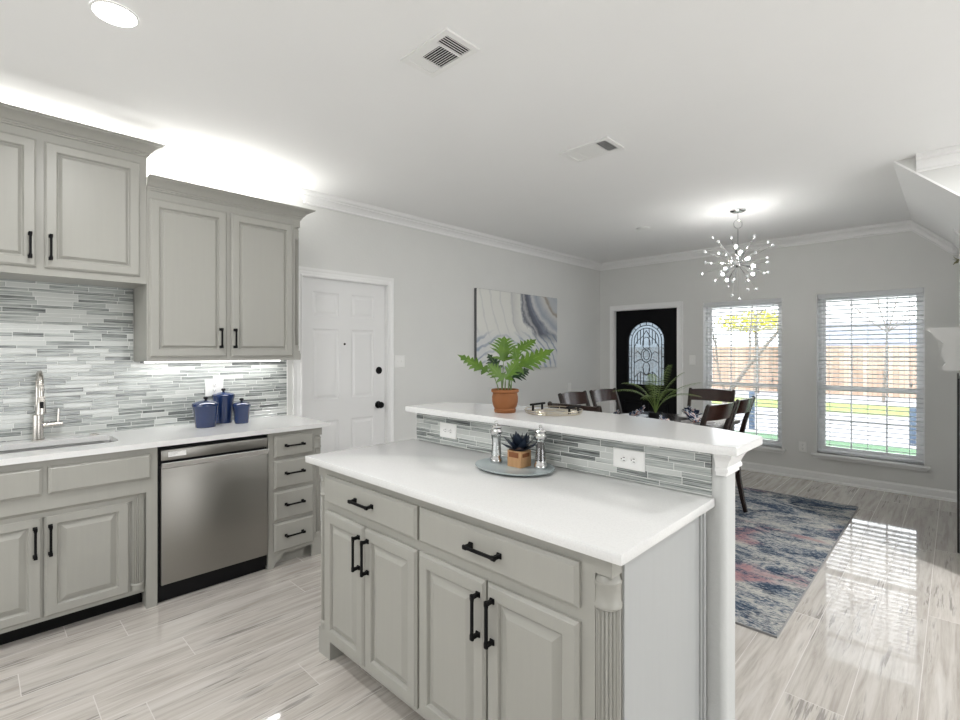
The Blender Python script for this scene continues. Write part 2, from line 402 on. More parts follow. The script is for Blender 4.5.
class MB:
    def __init__(s): s.v = []; s.f = []
    def add(s, vs, fs):
        k = len(s.v)
        s.v += [tuple(x) for x in vs]
        s.f += [tuple(i+k for i in f) for f in fs]
        return s
    def box(s, x0, x1, y0, y1, z0, z1, bev=0.0, seg=2):
        if x0 > x1: x0, x1 = x1, x0
        if y0 > y1: y0, y1 = y1, y0
        if z0 > z1: z0, z1 = z1, z0
        if bev <= 0:
            return s.add([(x, y, z) for z in (z0, z1) for y in (y0, y1) for x in (x0, x1)],
                         [(0, 2, 3, 1), (4, 5, 7, 6), (0, 1, 5, 4), (2, 6, 7, 3), (0, 4, 6, 2), (1, 3, 7, 5)])
        bm = bmesh.new()
        bmesh.ops.create_cube(bm, size=1)
        for v in bm.verts: v.co = Vector(((x0+x1)/2+v.co.x*(x1-x0), (y0+y1)/2+v.co.y*(y1-y0), (z0+z1)/2+v.co.z*(z1-z0)))
        bmesh.ops.bevel(bm, geom=bm.edges[:], offset=bev, segments=seg, affect='EDGES', profile=0.5)
        bm.verts.index_update()
        s.add([v.co.copy() for v in bm.verts], [tuple(v.index for v in f.verts) for f in bm.faces])
        bm.free()
        return s
    def rings(s, rs, cap0=True, cap1=True, closed=True):
        n = len(rs[0]); k = len(s.v)
        for r in rs: s.v += [tuple(p) for p in r]
        m = n if closed else n-1
        for i in range(len(rs)-1):
            for j in range(m):
                a = k+i*n+j; b = k+i*n+(j+1) % n
                s.f.append((a, b, b+n, a+n))
        if cap0: s.f.append(tuple(k+j for j in range(n))[::-1])
        if cap1: s.f.append(tuple(k+(len(rs)-1)*n+j for j in range(n)))
        return s
    def lathe(s, prof, c=(0, 0, 0), n=24, cap0=True, cap1=True, flute=None, squash=(1, 1)):
        rs = []
        for r, z in prof:
            ring = []
            for j in range(n):
                a = 2*PI*j/n
                rr = r-(flute[1]*(0.5+0.5*math.cos(a*flute[0])) if flute else 0)
                ring.append((c[0]+rr*math.cos(a)*squash[0], c[1]+rr*math.sin(a)*squash[1], c[2]+z))
            rs.append(ring)
        return s.rings(rs, cap0, cap1)
    def tube(s, pts, r, n=8, caps=True):
        pts = [Vector(p) for p in pts]
        rs = []; up = None
        for i, p in enumerate(pts):
            d = (pts[min(i+1, len(pts)-1)]-pts[max(i-1, 0)]).normalized()
            if up is None:
                up = Vector((0, 0, 1)) if abs(d.z) < 0.9 else Vector((1, 0, 0))
            a = d.cross(up).normalized(); b = a.cross(d).normalized(); up = b
            rad = r[i] if isinstance(r, (list, tuple)) else r
            rs.append([p+a*rad*math.cos(2*PI*j/n)+b*rad*math.sin(2*PI*j/n) for j in range(n)])
        return s.rings(rs, caps, caps)
    def bar(s, pts, w, h, side=(1, 0, 0)):
        """rectangular section swept along pts; w along `side`, h across it"""
        pts = [Vector(p) for p in pts]; rs = []
        for i, p in enumerate(pts):
            d = (pts[min(i+1, len(pts)-1)]-pts[max(i-1, 0)]).normalized()
            sd = side[i] if isinstance(side, list) else side
            a = Vector(sd); a = (a-d*a.dot(d)).normalized(); b = d.cross(a)
            ww = (w[i] if isinstance(w, list) else w)/2; hh = (h[i] if isinstance(h, list) else h)/2
            q = 0.82
            rs.append([p+a*x*ww+b*y*hh for x, y in ((-1, -q), (-q, -1), (q, -1), (1, -q), (1, q), (q, 1), (-q, 1), (-1, q))])
        return s.rings(rs)
    def prism(s, poly, f0, f1):
        """poly: 2D points; f0/f1 map a 2D point to 3D"""
        n = len(poly); k = len(s.v)
        s.v += [tuple(f0(p)) for p in poly]+[tuple(f1(p)) for p in poly]
        for j in range(n): s.f.append((k+j, k+(j+1) % n, k+n+(j+1) % n, k+n+j))
        tr = tessellate_polygon([[Vector((p[0], p[1], 0)) for p in poly]])
        for t in tr:
            s.f.append(tuple(k+i for i in t)); s.f.append(tuple(k+n+i for i in t[::-1]))
        return s
    def plate_hole(s, outer, inner, f0, f1):
        polys = [outer, inner]; flat = outer+inner
        n = len(flat); k = len(s.v); no = len(outer); ni = len(inner)
        s.v += [tuple(f0(p)) for p in flat]+[tuple(f1(p)) for p in flat]
        for t in tessellate_polygon([[Vector((p[0], p[1], 0)) for p in q] for q in polys]):
            s.f.append(tuple(k+i for i in t)); s.f.append(tuple(k+n+i for i in t[::-1]))
        for base, m in ((0, no), (no, ni)):
            for j in range(m): s.f.append((k+base+j, k+base+(j+1) % m, k+n+base+(j+1) % m, k+n+base+j))
        return s
    def mould(s, path, prof, caps=True):
        """path: [((x,y,z),(mx,my))]; prof: [(out, dz)] closed loop"""
        rs = [[(P[0]+o*m_[0], P[1]+o*m_[1], P[2]+dz) for o, dz in prof] for P, m_ in path]
        return s.rings(rs, caps, caps)
    def ball(s, c, r, n=10, sq=(1, 1, 1)):
        k = n//2
        rs = []
        for i in range(1, k):
            a = PI*i/k
            rs.append([(c[0]+r*sq[0]*math.sin(a)*math.cos(2*PI*j/n), c[1]+r*sq[1]*math.sin(a)*math.sin(2*PI*j/n), c[2]+r*sq[2]*math.cos(a)) for j in range(n)])
        kk = len(s.v); s.rings(rs, False, False)
        t = len(s.v); s.v += [(c[0], c[1], c[2]+r*sq[2]), (c[0], c[1], c[2]-r*sq[2])]
        m = len(rs)
        for j in range(n):
            s.f.append((t, kk+j, kk+(j+1) % n)); s.f.append((t+1, kk+(m-1)*n+(j+1) % n, kk+(m-1)*n+j))
        return s
    def build(s, name, mat, parent=None, loc=None, smooth=True, angle=35, recalc=True):
        base = rootpos(parent) if parent is not None else Vector(loc or (0, 0, 0))
        me = bpy.data.meshes.new(name)
        me.from_pydata([tuple(Vector(v)-base) for v in s.v], [], s.f)
        if recalc:
            bm = bmesh.new(); bm.from_mesh(me)
            bmesh.ops.recalc_face_normals(bm, faces=bm.faces[:])
            bm.to_mesh(me); bm.free()
        me.materials.append(mat if not isinstance(mat, str) else M[mat])
        if smooth:
            for p_ in me.polygons: p_.use_smooth = True
            me.set_sharp_from_angle(angle=math.radians(angle))
        ob = bpy.data.objects.new(name, me)
        COL.objects.link(ob)
        if parent is not None: ob.parent = parent
        else: ob.location = base
        return ob

def thing(name, label, cat, loc=(0, 0, 0), rz=0, group=None):
    o = bpy.data.objects.new(name, None); COL.objects.link(o)
    o.empty_display_size = 0.1
    o.location = loc; o.rotation_euler = (0, 0, rz)
    o['label'] = label; o['category'] = cat
    if group: o['group'] = group
    return o
def tag(o, label, cat, group=None):
    o['label'] = label; o['category'] = cat
    if group: o['group'] = group
    return o
def struct(o): o['kind'] = 'structure'; return o
def stuff(o): o['kind'] = 'stuff'; return o
def copy_tree(o, parent=None):
    c = o.copy(); COL.objects.link(c)
    if parent is not None: c.parent = parent
    for ch in list(o.children): copy_tree(ch, c)
    return c

# ------------------------------------------------------------------ dimensions
XW = -3.7586     # left wall
YB = 6.428       # wall with the windows
CZ = 2.69        # ceiling
XR, YR = 4.0, -3.5

# ------------------------------------------------------------------ shell
struct(MB().box(XW-0.2, XR, YR, YB+0.15, -0.1, 0).build('floor', 'floor', smooth=False))
struct(MB().box(XW-0.2, XR+0.2, YR-0.2, YB+0.3, CZ, CZ+0.15).build('ceiling', 'ceiling', smooth=False))

def wall_grid(mb, along, a0, a1, z1, n0, n1, holes):
    """wall slab from a0..a1 along X ('x') or Y ('y'), thickness n0..n1, with rectangular holes (a,b,z0,z1)"""
    xs = sorted({a0, a1, *[h[0] for h in holes], *[h[1] for h in holes]})
    for i in range(len(xs)-1):
        A, B = xs[i], xs[i+1]; mid = (A+B)/2
        hs = sorted([h for h in holes if h[0] < mid < h[1]], key=lambda h: h[2])
        z = 0.0
        spans = []
        for h in hs:
            if h[2] > z: spans.append((z, h[2]))
            z = h[3]
        if z < z1: spans.append((z, z1))
        for s0, s1 in spans:
            if along == 'x': mb.box(A, B, n0, n1, s0, s1)
            else: mb.box(n0, n1, A, B, s0, s1)

DL = (1.838, 2.652, 0.0, 2.015)      # six panel door opening on the left wall
mb = MB(); wall_grid(mb, 'y', YR, YB+0.15, CZ, XW-0.14, XW, [DL]); struct(mb.build('wall_left', 'wall', smooth=False))
DB = (-3.518, -2.618, 0.0, 1.99)
W1 = (-2.294, -1.423, 0.305, 2.025)
W2 = (-1.094, -0.214, 0.305, 2.035)
mb = MB(); wall_grid(mb, 'x', XW, XR, CZ, YB, YB+0.15, [DB, W1, W2]); struct(mb.build('wall_back', 'wall', smooth=False))
struct(MB().box(XR, XR+0.14, YR, YB+0.15, 0, CZ).build('wall_right', 'wall', smooth=False))
struct(MB().box(XW-0.14, XR+0.14, YR-0.14, YR, 0, CZ).build('wall_rear', 'wall', smooth=False))

# fireplace block with its sloped underside
struct(MB().prism([(-0.29, CZ-0.001), (0.9, CZ-0.001), (0.9, 0.0), (0.022, 0.0), (0.022, 2.395)],
                  lambda p: (p[0], 4.32, p[1]), lambda p: (p[0], YB, p[1])).build('wall_fireplace', 'wall', smooth=False))
struct(MB().prism([(-0.306, CZ-0.0015), (-0.29, CZ-0.0015), (0.022, 2.395), (0.022, 2.379)],
                  lambda p: (p[0], 4.315, p[1]), lambda p: (p[0], YB-0.001, p[1])).build('ceiling_slope', 'ceiling', smooth=False))

CROWN = [(0, 0), (0, -0.135), (0.014, -0.135), (0.018, -0.126), (0.016, -0.116), (0.008, -0.112), (0.012, -0.098), (0.026, -0.076), (0.048, -0.058), (0.058, -0.054), (0.058, -0.046), (0.068, -0.044), (0.084, -0.034), (0.092, -0.020), (0.092, -0.012), (0.102, -0.010), (0.102, 0)]
CROWN = [(a*0.80, b*0.70) for a, b in CROWN]
mb = MB()
mb.mould([((XW, 1.865, CZ), (0, -1)), ((XW, 1.865, CZ), (1, -1)), ((XW, YB, CZ), (1, -1)), ((-0.312, YB, CZ), (0, -1)), ((-0.018, YB, 2.412), (0, -1)), ((0.022, YB, 2.412), (-0.4, -1))], CROWN)
struct(mb.build('trim_1', 'trim', angle=25))
mb = MB(); mb.mould([((-0.185, 4.32, CZ), (0, -1)), ((0.9, 4.32, CZ), (0, -1))], [(a*0.9, b*1.1) for a, b in CROWN])
struct(mb.build('trim_2', 'trim', angle=25))
mb = MB(); mb.mould([((0.022, YB-0.09, 2.412), (-0.45, 0)), ((0.022, 5.55, 2.412), (-0.45, 0))], CROWN)
struct(mb.build('trim_3', 'trim', angle=25))
BASE = [(0, 0), (0, 0.098), (0.005, 0.098), (0.008, 0.088), (0.014, 0.082), (0.016, 0.060), (0.016, 0.024), (0.024, 0.018), (0.026, 0.0)]
mb = MB()
for a, b in ((XW+0.02, -3.615), (-2.54, 0.022)):
    mb.mould([((a, YB, 0), (0, -1)), ((b, YB, 0), (0, -1))], BASE)
struct(mb.build('baseboard_back', 'trim', angle=25))
mb = MB(); mb.mould([((XW, 2.735, 0), (1, 0)), ((XW, YB-0.02, 0), (1, 0))], BASE)
struct(mb.build('baseboard_left', 'trim', angle=25))

# ------------------------------------------------------------------ doors
CAS = [(0, 0), (0.020, 0), (0.020, 0.010), (0.014, 0.018), (0.012, 0.045), (0.016, 0.055), (0.018, 0.072), (0, 0.075)]
def casing(mb, along, a0, a1, z1, w, base, sgn):
    """door casing: inner edge a0..a1, top z1; profile (thickness, across) swept up, over and down"""
    path = [((a0, 0), (-1, 0)), ((a0, z1), (-1, 1)), ((a1, z1), (1, 1)), ((a1, 0), (1, 0))]
    rs = []
    for (a, z), (ma, mz) in path:
        r = []
        for t, c in CAS:
            aa = a+ma*c; zz = z+mz*c
            r.append((aa, base+sgn*t, zz) if along == 'x' else (base+sgn*t, aa, zz))
        rs.append(r)
    mb.rings(rs)
def ring_rect(u0, u1, z0, z1, ins, w, f):
    return [f(u0+ins, z0+ins, w), f(u1-ins, z0+ins, w), f(u1-ins, z1-ins, w), f(u0+ins, z1-ins, w)]
def rects(mb, u0, u1, z0, z1, seq, f, cap0=False):
    mb.rings([ring_rect(u0, u1, z0, z1, i, w, f) for i, w in seq], cap0, True)

# six panel door
fL = lambda u, z, w: (XW-0.022+w, u, z)
dr = MB()
y0, y1 = DL[0]+0.004, DL[1]-0.004
pan = [(1.943, 2.183, 1.703, 1.904), (2.298, 2.532, 1.703, 1.904), (1.943, 2.183, 1.003, 1.60), (2.298, 2.532, 1.003, 1.60), (1.943, 2.183, 0.18, 0.83), (2.298, 2.532, 0.18, 0.83)]
ys = [y0, 1.943, 2.183, 2.298, 2.532, y1]; zs = [0.008, 0.18, 0.83, 1.003, 1.60, 1.703, 1.904, DL[3]-0.004]
for i in range(5):
    for j in range(7):
        if i in (1, 3) and j in (1, 3, 5): continue
        k = len(dr.v); dr.v += [fL(ys[i], zs[j], 0), fL(ys[i+1], zs[j], 0), fL(ys[i+1], zs[j+1], 0), fL(ys[i], zs[j+1], 0)]; dr.f.append((k, k+1, k+2, k+3))
for a, b, c_, d_ in pan:
    rects(dr, a, b, c_, d_, [(0, 0), (0.010, -0.007), (0.022, -0.008), (0.040, -0.003)], fL)
dr.box(XW-0.062, XW-0.034, y0, y1, 0.008, DL[3]-0.004)
bm_door = dr.build('door_1', 'door', smooth=False, recalc=False)
struct(bm_door)
hb = MB()
for z in (0.20, 1.023, 1.805): hb.box(XW-0.018, XW-0.006, 1.829, 1.846, z-0.045, z+0.045, 0.002, 1)
hb.build('door_hinge', 'black_metal', bm_door)
MB().rings([[(XW-0.024+w, 2.585+r*math.cos(a*PI/12), 1.238+r*math.sin(a*PI/12)) for a in range(24)] for r, w in ((0.033, 0), (0.033, 0.006), (0.027, 0.012), (0.026, 0.016), (0.012, 0.02))]).build('deadbolt', 'black_metal', bm_door)
MB().rings([[(XW-0.024+w, 2.577+r*math.cos(a*PI/12), 0.927+r*math.sin(a*PI/12)) for a in range(24)] for r, w in ((0.033, 0), (0.033, 0.006), (0.012, 0.012), (0.011, 0.028), (0.024, 0.036), (0.029, 0.048), (0.026, 0.060), (0.014, 0.066))]).build('door_knob', 'black_metal', bm_door)
MB().rings([[(XW-0.024+w, 2.236+r*math.cos(a*PI/6), 1.474+r*math.sin(a*PI/6)) for a in range(12)] for r, w in ((0.010, 0), (0.010, 0.004), (0.006, 0.005))]).build('peephole', 'black_metal', bm_door)
mb = MB(); casing(mb, 'y', DL[0], DL[1], DL[3], 0.075, XW, 1)
for a, b in ((DL[0]-0.001, DL[0]+0.003), (DL[1]-0.003, DL[1]+0.001)): mb.box(XW-0.12, XW, a, b, 0, DL[3])
mb.box(XW-0.12, XW, DL[0], DL[1], DL[3]-0.003, DL[3]+0.001)
struct(mb.build('trim_4', 'trim', angle=25))

# black front door with an arched leaded light
cx, hw, zb, zs_ = -3.067, 0.262, 0.95, 1.555
arch = [(cx-hw, zb), (cx+hw, zb)]+[(cx+hw*math.cos(a*PI/20), zs_+hw*math.sin(a*PI/20)) for a in range(0, 21)]
def arch_in(i, zb_=None):
    h = hw-i
    return [(cx-h, zb+i if zb_ is None else zb_), (cx+h, zb+i if zb_ is None else zb_)]+[(cx+h*math.cos(a*PI/20), zs_+h*math.sin(a*PI/20)) for a in range(0, 21)]
x0, x1, z1 = DB[0]+0.004, DB[1]-0.004, DB[3]-0.004
mb = MB()
mb.plate_hole([(x0, 0.01), (x1, 0.01), (x1, z1), (x0, z1)], arch, lambda p: (p[0], YB+0.03, p[1]), lambda p: (p[0], YB+0.072, p[1]))
for a, b in ((-3.39, -3.11), (-3.025, -2.745)):
    mb.rings([ring_rect(a, b, 0.16, 0.72, i, w, lambda u, z, w: (u, YB+0.03-w, z)) for i, w in ((0, 0.001), (0.004, 0.008), (0.016, 0.008), (0.02, 0.002), (0.05, 0.002), (0.07, 0.007))], False, True)
door2 = struct(mb.build('door_2', 'black_door', angle=25))
mb = MB()
rs = [[(p[0], YB+0.03-w, p[1]) for p in arch_in(i)] for i, w in ((-0.022, 0.0), (-0.020, 0.008), (-0.006, 0.012), (0.004, 0.008), (0.004, -0.02))]
mb.rings(rs, False, False)
mb.build('glass_surround', 'black_door', door2, angle=25)
mb = MB(); mb.prism(arch, lambda p: (p[0], YB+0.048, p[1]), lambda p: (p[0], YB+0.053, p[1])); mb.build('arched_glass', 'door_glass', door2, smooth=False)
mb = MB(); yl = YB+0.045
def came(pts, r=0.0055): mb.tube([(x, yl, z) for x, z in pts], r, 5)
for ins in (0.045, 0.085):
    h = hw-ins
    came([(cx-h, zb), (cx-h, zs_)]+[(cx+h*math.cos(PI-a*PI/16), zs_+h*math.sin(PI-a*PI/16)) for a in range(1, 16)]+[(cx+h, zs_), (cx+h, zb)])
for a in (0.12, 0.25, 0.38, 0.5, 0.62, 0.75, 0.88):
    c_, s_ = math.cos(a*PI), math.sin(a*PI)
    came([(cx+(hw-0.045)*c_, zs_+(hw-0.045)*s_), (cx+hw*c_, zs_+hw*s_)])
for z in (1.02, 1.18, 1.34, 1.50):
    for sg in (-1, 1): came([(cx+sg*(hw-0.045), z), (cx+sg*hw, z)])
for x in (-0.13, -0.085, -0.04, 0.04, 0.085, 0.13): came([(cx+x, zb), (cx+x, 1.22-abs(x))]); came([(cx+x, 1.48+0.3*abs(x)), (cx+x, zs_+math.sqrt(max(0, 0.177**2-x*x)))])
for rr, zc, sq in ((0.075, 1.36, 1.3), (0.045, 1.36, 1.5), (0.055, 1.52, 1.6), (0.05, 1.18, 1.7)):
    came([(cx+rr*math.cos(a*PI/10), zc+rr*sq*math.sin(a*PI/10)) for a in range(21)], 0.005)
for sg in (-1, 1):
    came([(cx, 1.70), (cx+sg*0.05, 1.62), (cx+sg*0.13, 1.56), (cx+sg*0.177, 1.47)])
    came([(cx+sg*0.177, 1.25), (cx+sg*0.09, 1.30), (cx, 1.26)])
    came([(cx, 1.08), (cx+sg*0.09, 1.13), (cx+sg*0.177, 1.05)])
    came([(cx+sg*0.075, 1.36), (cx+sg*0.12, 1.41), (cx+sg*0.177, 1.38)])
came([(cx-hw, 1.0), (cx+hw, 1.0)])
mb.build('lead_came', 'lead', door2)
MB().rings([[(-2.685+r*math.cos(a*PI/12), YB+0.03-w, 0.93+r*math.sin(a*PI/12)) for a in range(24)] for r, w in ((0.033, 0), (0.033, 0.006), (0.012, 0.012), (0.011, 0.028), (0.026, 0.040), (0.028, 0.052), (0.014, 0.062))]).build('door_knob', 'black_metal', door2)
mb = MB(); casing(mb, 'x', DB[0], DB[1], DB[3], 0.075, YB, -1)
for a, b in ((DB[0]-0.001, DB[0]+0.003), (DB[1]-0.003, DB[1]+0.001)): mb.box(a, b, YB, YB+0.14, 0, DB[3])
mb.box(DB[0], DB[1], YB, YB+0.14, DB[3]-0.003, DB[3]+0.001)
struct(mb.build('trim_5', 'trim', angle=25))

# ------------------------------------------------------------------ windows with blinds
def window(i, w, label):
    a0, a1, z0, z1 = w
    yf = YB+0.085
    mb = MB(); F = 0.035
    mb.plate_hole([(a0, z0), (a1, z0), (a1, z1), (a0, z1)], [(a0+F, z0+F), (a1-F, z0+F), (a1-F, z1-F), (a0+F, z1-F)], lambda p: (p[0], yf, p[1]), lambda p: (p[0], yf+0.06, p[1]))
    # white reveal lining
    for aa, bb in ((a0-0.0005, a0+0.004), (a1-0.004, a1+0.0005)): mb.box(aa, bb, YB, yf, z0, z1)
    mb.box(a0, a1, YB, yf, z1-0.004, z1+0.0005)
    wo = struct(mb.build('window_%d' % i, 'vinyl', smooth=False))
    zm = 1.01
    s = MB()
    for (s0, s1, yy) in ((z0+F, zm+0.02, yf+0.012), (zm-0.02, z1-F, yf+0.034)):
        S = 0.032
        s.plate_hole([(a0+F, s0), (a1-F, s0), (a1-F, s1), (a0+F, s1)], [(a0+F+S, s0+S), (a1-F-S, s0+S), (a1-F-S, s1-S), (a0+F+S, s1-S)], lambda p: (p[0], yy, p[1]), lambda p: (p[0], yy+0.02, p[1]))
    s.build('sash', 'vinyl', wo, smooth=False)
    g = MB()
    wd = (a1-a0)/3
    for k in (1, 2):
        g.box(a0+wd*k-0.007, a0+wd*k+0.007, yf+0.02, yf+0.027, z0+F, zm); g.box(a0+wd*k-0.007, a0+wd*k+0.007, yf+0.042, yf+0.049, zm, z1-F)
    for z in (1.69, 1.35): g.box(a0+F, a1-F, yf+0.042, yf+0.049, z-0.007, z+0.007)
    g.box(a0+F, a1-F, yf+0.02, yf+0.027, 0.66-0.007, 0.66+0.007)
    g.build('muntin_grille', 'vinyl', wo, smooth=False)
    MB().box(a0+F, a1-F, yf+0.022, yf+0.025, z0+F, zm).box(a0+F, a1-F, yf+0.044, yf+0.047, zm, z1-F).build('window_pane', 'glass', wo, smooth=False)
    # sill with apron
    sl = MB()
    sl.box(a0-0.045, a1+0.04, YB-0.045, YB+0.03, z0-0.028, z0, 0.006)
    sl.box(a0, a1, YB, yf, z0-0.02, z0-0.0005)
    sl.prism([(a0-0.040, z0-0.028), (a1+0.035, z0-0.028), (a1+0.012, z0-0.055), (a0-0.018, z0-0.055)], lambda p: (p[0], YB-0.022, p[1]), lambda p: (p[0], YB-0.0005, p[1]))
    sl.build('window_sill', 'trim', wo, angle=25)
    b = thing('window_blind', label, 'blind', ((a0+a1)/2, YB+0.04, z0))
    yb = YB+0.042
    MB().box(a0+0.008, a1-0.008, yb-0.03, yb+0.026, z1-0.052, z1-0.004, 0.003, 1).build('headrail', 'slat', b)
    st = MB(); z = z1-0.085; zz0 = z0+0.06
    while z > zz0:
        t = math.radians(-13)
        dy, dz = 0.0245*math.cos(t), 0.0245*math.sin(t)
        rs = []
        for q, cr in ((-1, 0), (-0.5, 0.0018), (0, 0.0025), (0.5, 0.0018), (1, 0)):
            rs.append([(a0+0.012, yb+q*dy, z+q*dz+cr), (a1-0.012, yb+q*dy, z+q*dz+cr), (a1-0.012, yb+q*dy, z+q*dz+cr-0.0026), (a0+0.012, yb+q*dy, z+q*dz+cr-0.0026)])
        st.rings(rs)
        z -= 0.0455
    st.build('slat_stack', 'slat', b, angle=50)
    MB().box(a0+0.012, a1-0.012, yb-0.025, yb+0.025, z0+0.012, z0+0.034, 0.004, 1).build('bottom_rail', 'slat', b)
    c = MB()
    for fr in (0.13, 0.5, 0.87):
        x = a0+(a1-a0)*fr
        for q in (-0.026, 0.026): c.box(x-0.0013, x+0.0013, yb+q-0.0008, yb+q+0.0008, z0+0.03, z1-0.05)
    c.build('ladder_cord', 'slat', b, smooth=False)
    for x in (a0+0.075, a1-0.10):
        c = MB(); c.tube([(x, yb-0.033, z1-0.05), (x, yb-0.034, 1.1)], 0.0015, 5); c.lathe([(0.003, 0.03), (0.008, 0.0), (0.008, -0.02), (0.003, -0.025)], (x, yb-0.034, 1.08), 8)
        c.build('lift_cord', 'slat', b)
window(1, W1, 'open white slatted blind in the window beside the black front door')
window(2, W2, 'open white slatted blind in the window beside the fireplace mantel')

# ------------------------------------------------------------------ outdoors
struct(MB().box(-40, 30, YB+0.16, 60, -0.35, -0.16).build('ground', 'asphalt', smooth=False))
stuff(tag(MB().box(-30, 20, YB+0.3, 10.4, -0.158, -0.13).build('lawn_grass', 'grass', smooth=False), 'green lawn grass just outside the windows', 'grass'))
stuff(tag(MB().box(-30, 20, 15.5, 18.0, -0.158, -0.13).build('verge_grass', 'verge', smooth=False), 'yellow green verge grass across the pale street', 'grass'))
fo = thing('wooden_fence', 'cedar board fence across the street seen through blinds', 'fence', (-6, 22, -0.16))
MB().box(-24, 12, 22, 22.03, -0.16, 1.62).build('fence_boards', 'fence', fo, smooth=False)
mb = MB()
for z in (0.2, 0.85, 1.45): mb.box(-24, 12, 22.03, 22.08, z, z+0.09)
mb.build('fence_rail', 'fence', fo, smooth=False)
ho = thing('neighbour_house', 'house with blue grey shingle roof behind the cedar fence', 'house', (-3, 32, -0.16))
MB().box(-5.0, 3.0, 31, 38, -0.16, 1.9).build('house_wall', 'siding', ho, smooth=False)
MB().prism([(30.4, 1.75), (34.5, 3.0), (38.6, 1.75), (38.6, 1.6), (30.4, 1.6)], lambda p: (-5.5, p[0], p[1]), lambda p: (3.6, p[0], p[1])).build('house_roof', 'roof', ho, smooth=False)
def branch(mb, p, d, L, r, depth, rnd, tips):
    pts = [Vector(p)]; dd = Vector(d).normalized(); n_ = 4
    for i in range(n_):
        dd = (dd+Vector((rnd.uniform(-.22, .22), rnd.uniform(-.22, .22), rnd.uniform(-.12, .2)))).normalized()
        pts.append(pts[-1]+dd*L/n_)
    mb.tube(pts, [r*(1-0.45*i/n_) for i in range(n_+1)], 6)
    tips.append(pts[-1])
    if depth > 0:
        for k in range(3):
            q = pts[rnd.choice((2, 3, 4))]
            nd = (dd+Vector((rnd.uniform(-1, 1), rnd.uniform(-.8, .8), rnd.uniform(-.2, .8)))).normalized()
            branch(mb, q, nd, L*rnd.uniform(.55, .8), r*0.5, depth-1, rnd, tips)
rnd = random.Random(3)
tr_ = thing('bare_tree', 'leafless leaning tree just beyond the window by the front door', 'tree', (-3.9, 12, -0.16))
mb = MB(); tips = []
mb.tube([(-3.95, 12, -0.16), (-3.7, 12, 0.5), (-3.3, 12, 1.1), (-2.8, 12, 1.75), (-2.2, 12.0, 2.5)], [0.065, 0.055, 0.043, 0.035, 0.025], 8)
mb.build('trunk', 'bark', tr_)
mb = MB()
branch(mb, (-2.3, 12, 2.4), (0.7, 0, 0.8), 1.6, 0.028, 3, rnd, tips)
branch(mb, (-3.3, 12, 1.1), (0.15, 0, 1.0), 1.4, 0.028, 3, rnd, tips)
branch(mb, (-3.75, 12, 0.4), (-0.5, 0, 0.9), 1.5, 0.028, 3, rnd, tips)
mb.build('branches', 'bark', tr_)
yt = thing('yellow_tree', 'yellow leaved tree seen high through the window by the front door', 'tree', (-5.4, 20.5, -0.16))
MB().tube([(-5.4, 20.5, -0.16), (-5.35, 20.5, 1.2), (-5.4, 20.5, 2.4)], [0.12, 0.09, 0.05], 8).build('trunk', 'bark', yt)
mb = MB()
for i in range(900):
    a, b_, r_ = rnd.uniform(0, 2*PI), rnd.uniform(-1, 1), rnd.random()**0.4
    c_ = Vector((-5.3+1.6*r_*math.cos(a)*math.sqrt(1-b_*b_), 20.5+1.0*r_*math.sin(a)*math.sqrt(1-b_*b_), 2.55+0.42*r_*b_))
    q = Vector((rnd.uniform(-1, 1), rnd.uniform(-1, 1), rnd.uniform(-1, 1))).normalized()*0.07
    w_ = q.cross(Vector((rnd.uniform(-1, 1), rnd.uniform(-1, 1), rnd.uniform(-1, 1)))).normalized()*0.045
    mb.add([c_-q, c_-w_, c_+q, c_+w_], [(0, 1, 2, 3)])
mb.build('foliage', 'yellow_foliage', yt, smooth=False, recalc=False)
tw = thing('twiggy_tree', 'twiggy tree with thin bare branches seen through the window by the fireplace', 'tree', (-1.9, 19.5, -0.16))
MB().tube([(-1.6, 19.5, -0.16), (-1.55, 19.5, 1.0), (-1.5, 19.5, 2.1)], [0.045, 0.035, 0.028], 8).build('trunk', 'bark', tw)
mb = MB(); tips = []
for dx in (-0.9, -0.4, 0.1, 0.6, 1.0): branch(mb, (-1.5, 19.5, 2.0), (dx, 0, 0.9), 1.7, 0.022, 3, rnd, tips)
mb.build('branches', 'bark', tw)
po = MB().box(-0.56, -0.47, 10.9, 11.0, -0.16, 0.47, 0.01).build('blue_post', 'blue_paint', loc=(-0.77, 10.97, -0.16)); tag(po, 'short blue post on the lawn beyond the window by the fireplace', 'post')
po = MB().box(-3.00, -2.91, 10.9, 11.0, -0.16, 0.60, 0.01).build('blue_post', 'blue_paint', loc=(-2.95, 10.97, -0.16)); tag(po, 'blue post on the lawn beyond the window by the front door', 'post')

# ------------------------------------------------------------------ cabinet pieces
XF = -3.185
XU = XW+0.33
fLeft = lambda X: (lambda u, z, w: (X+w, u, z))
YF = 1.138
fIsl = lambda u, z, w: (u, YF-w, z)

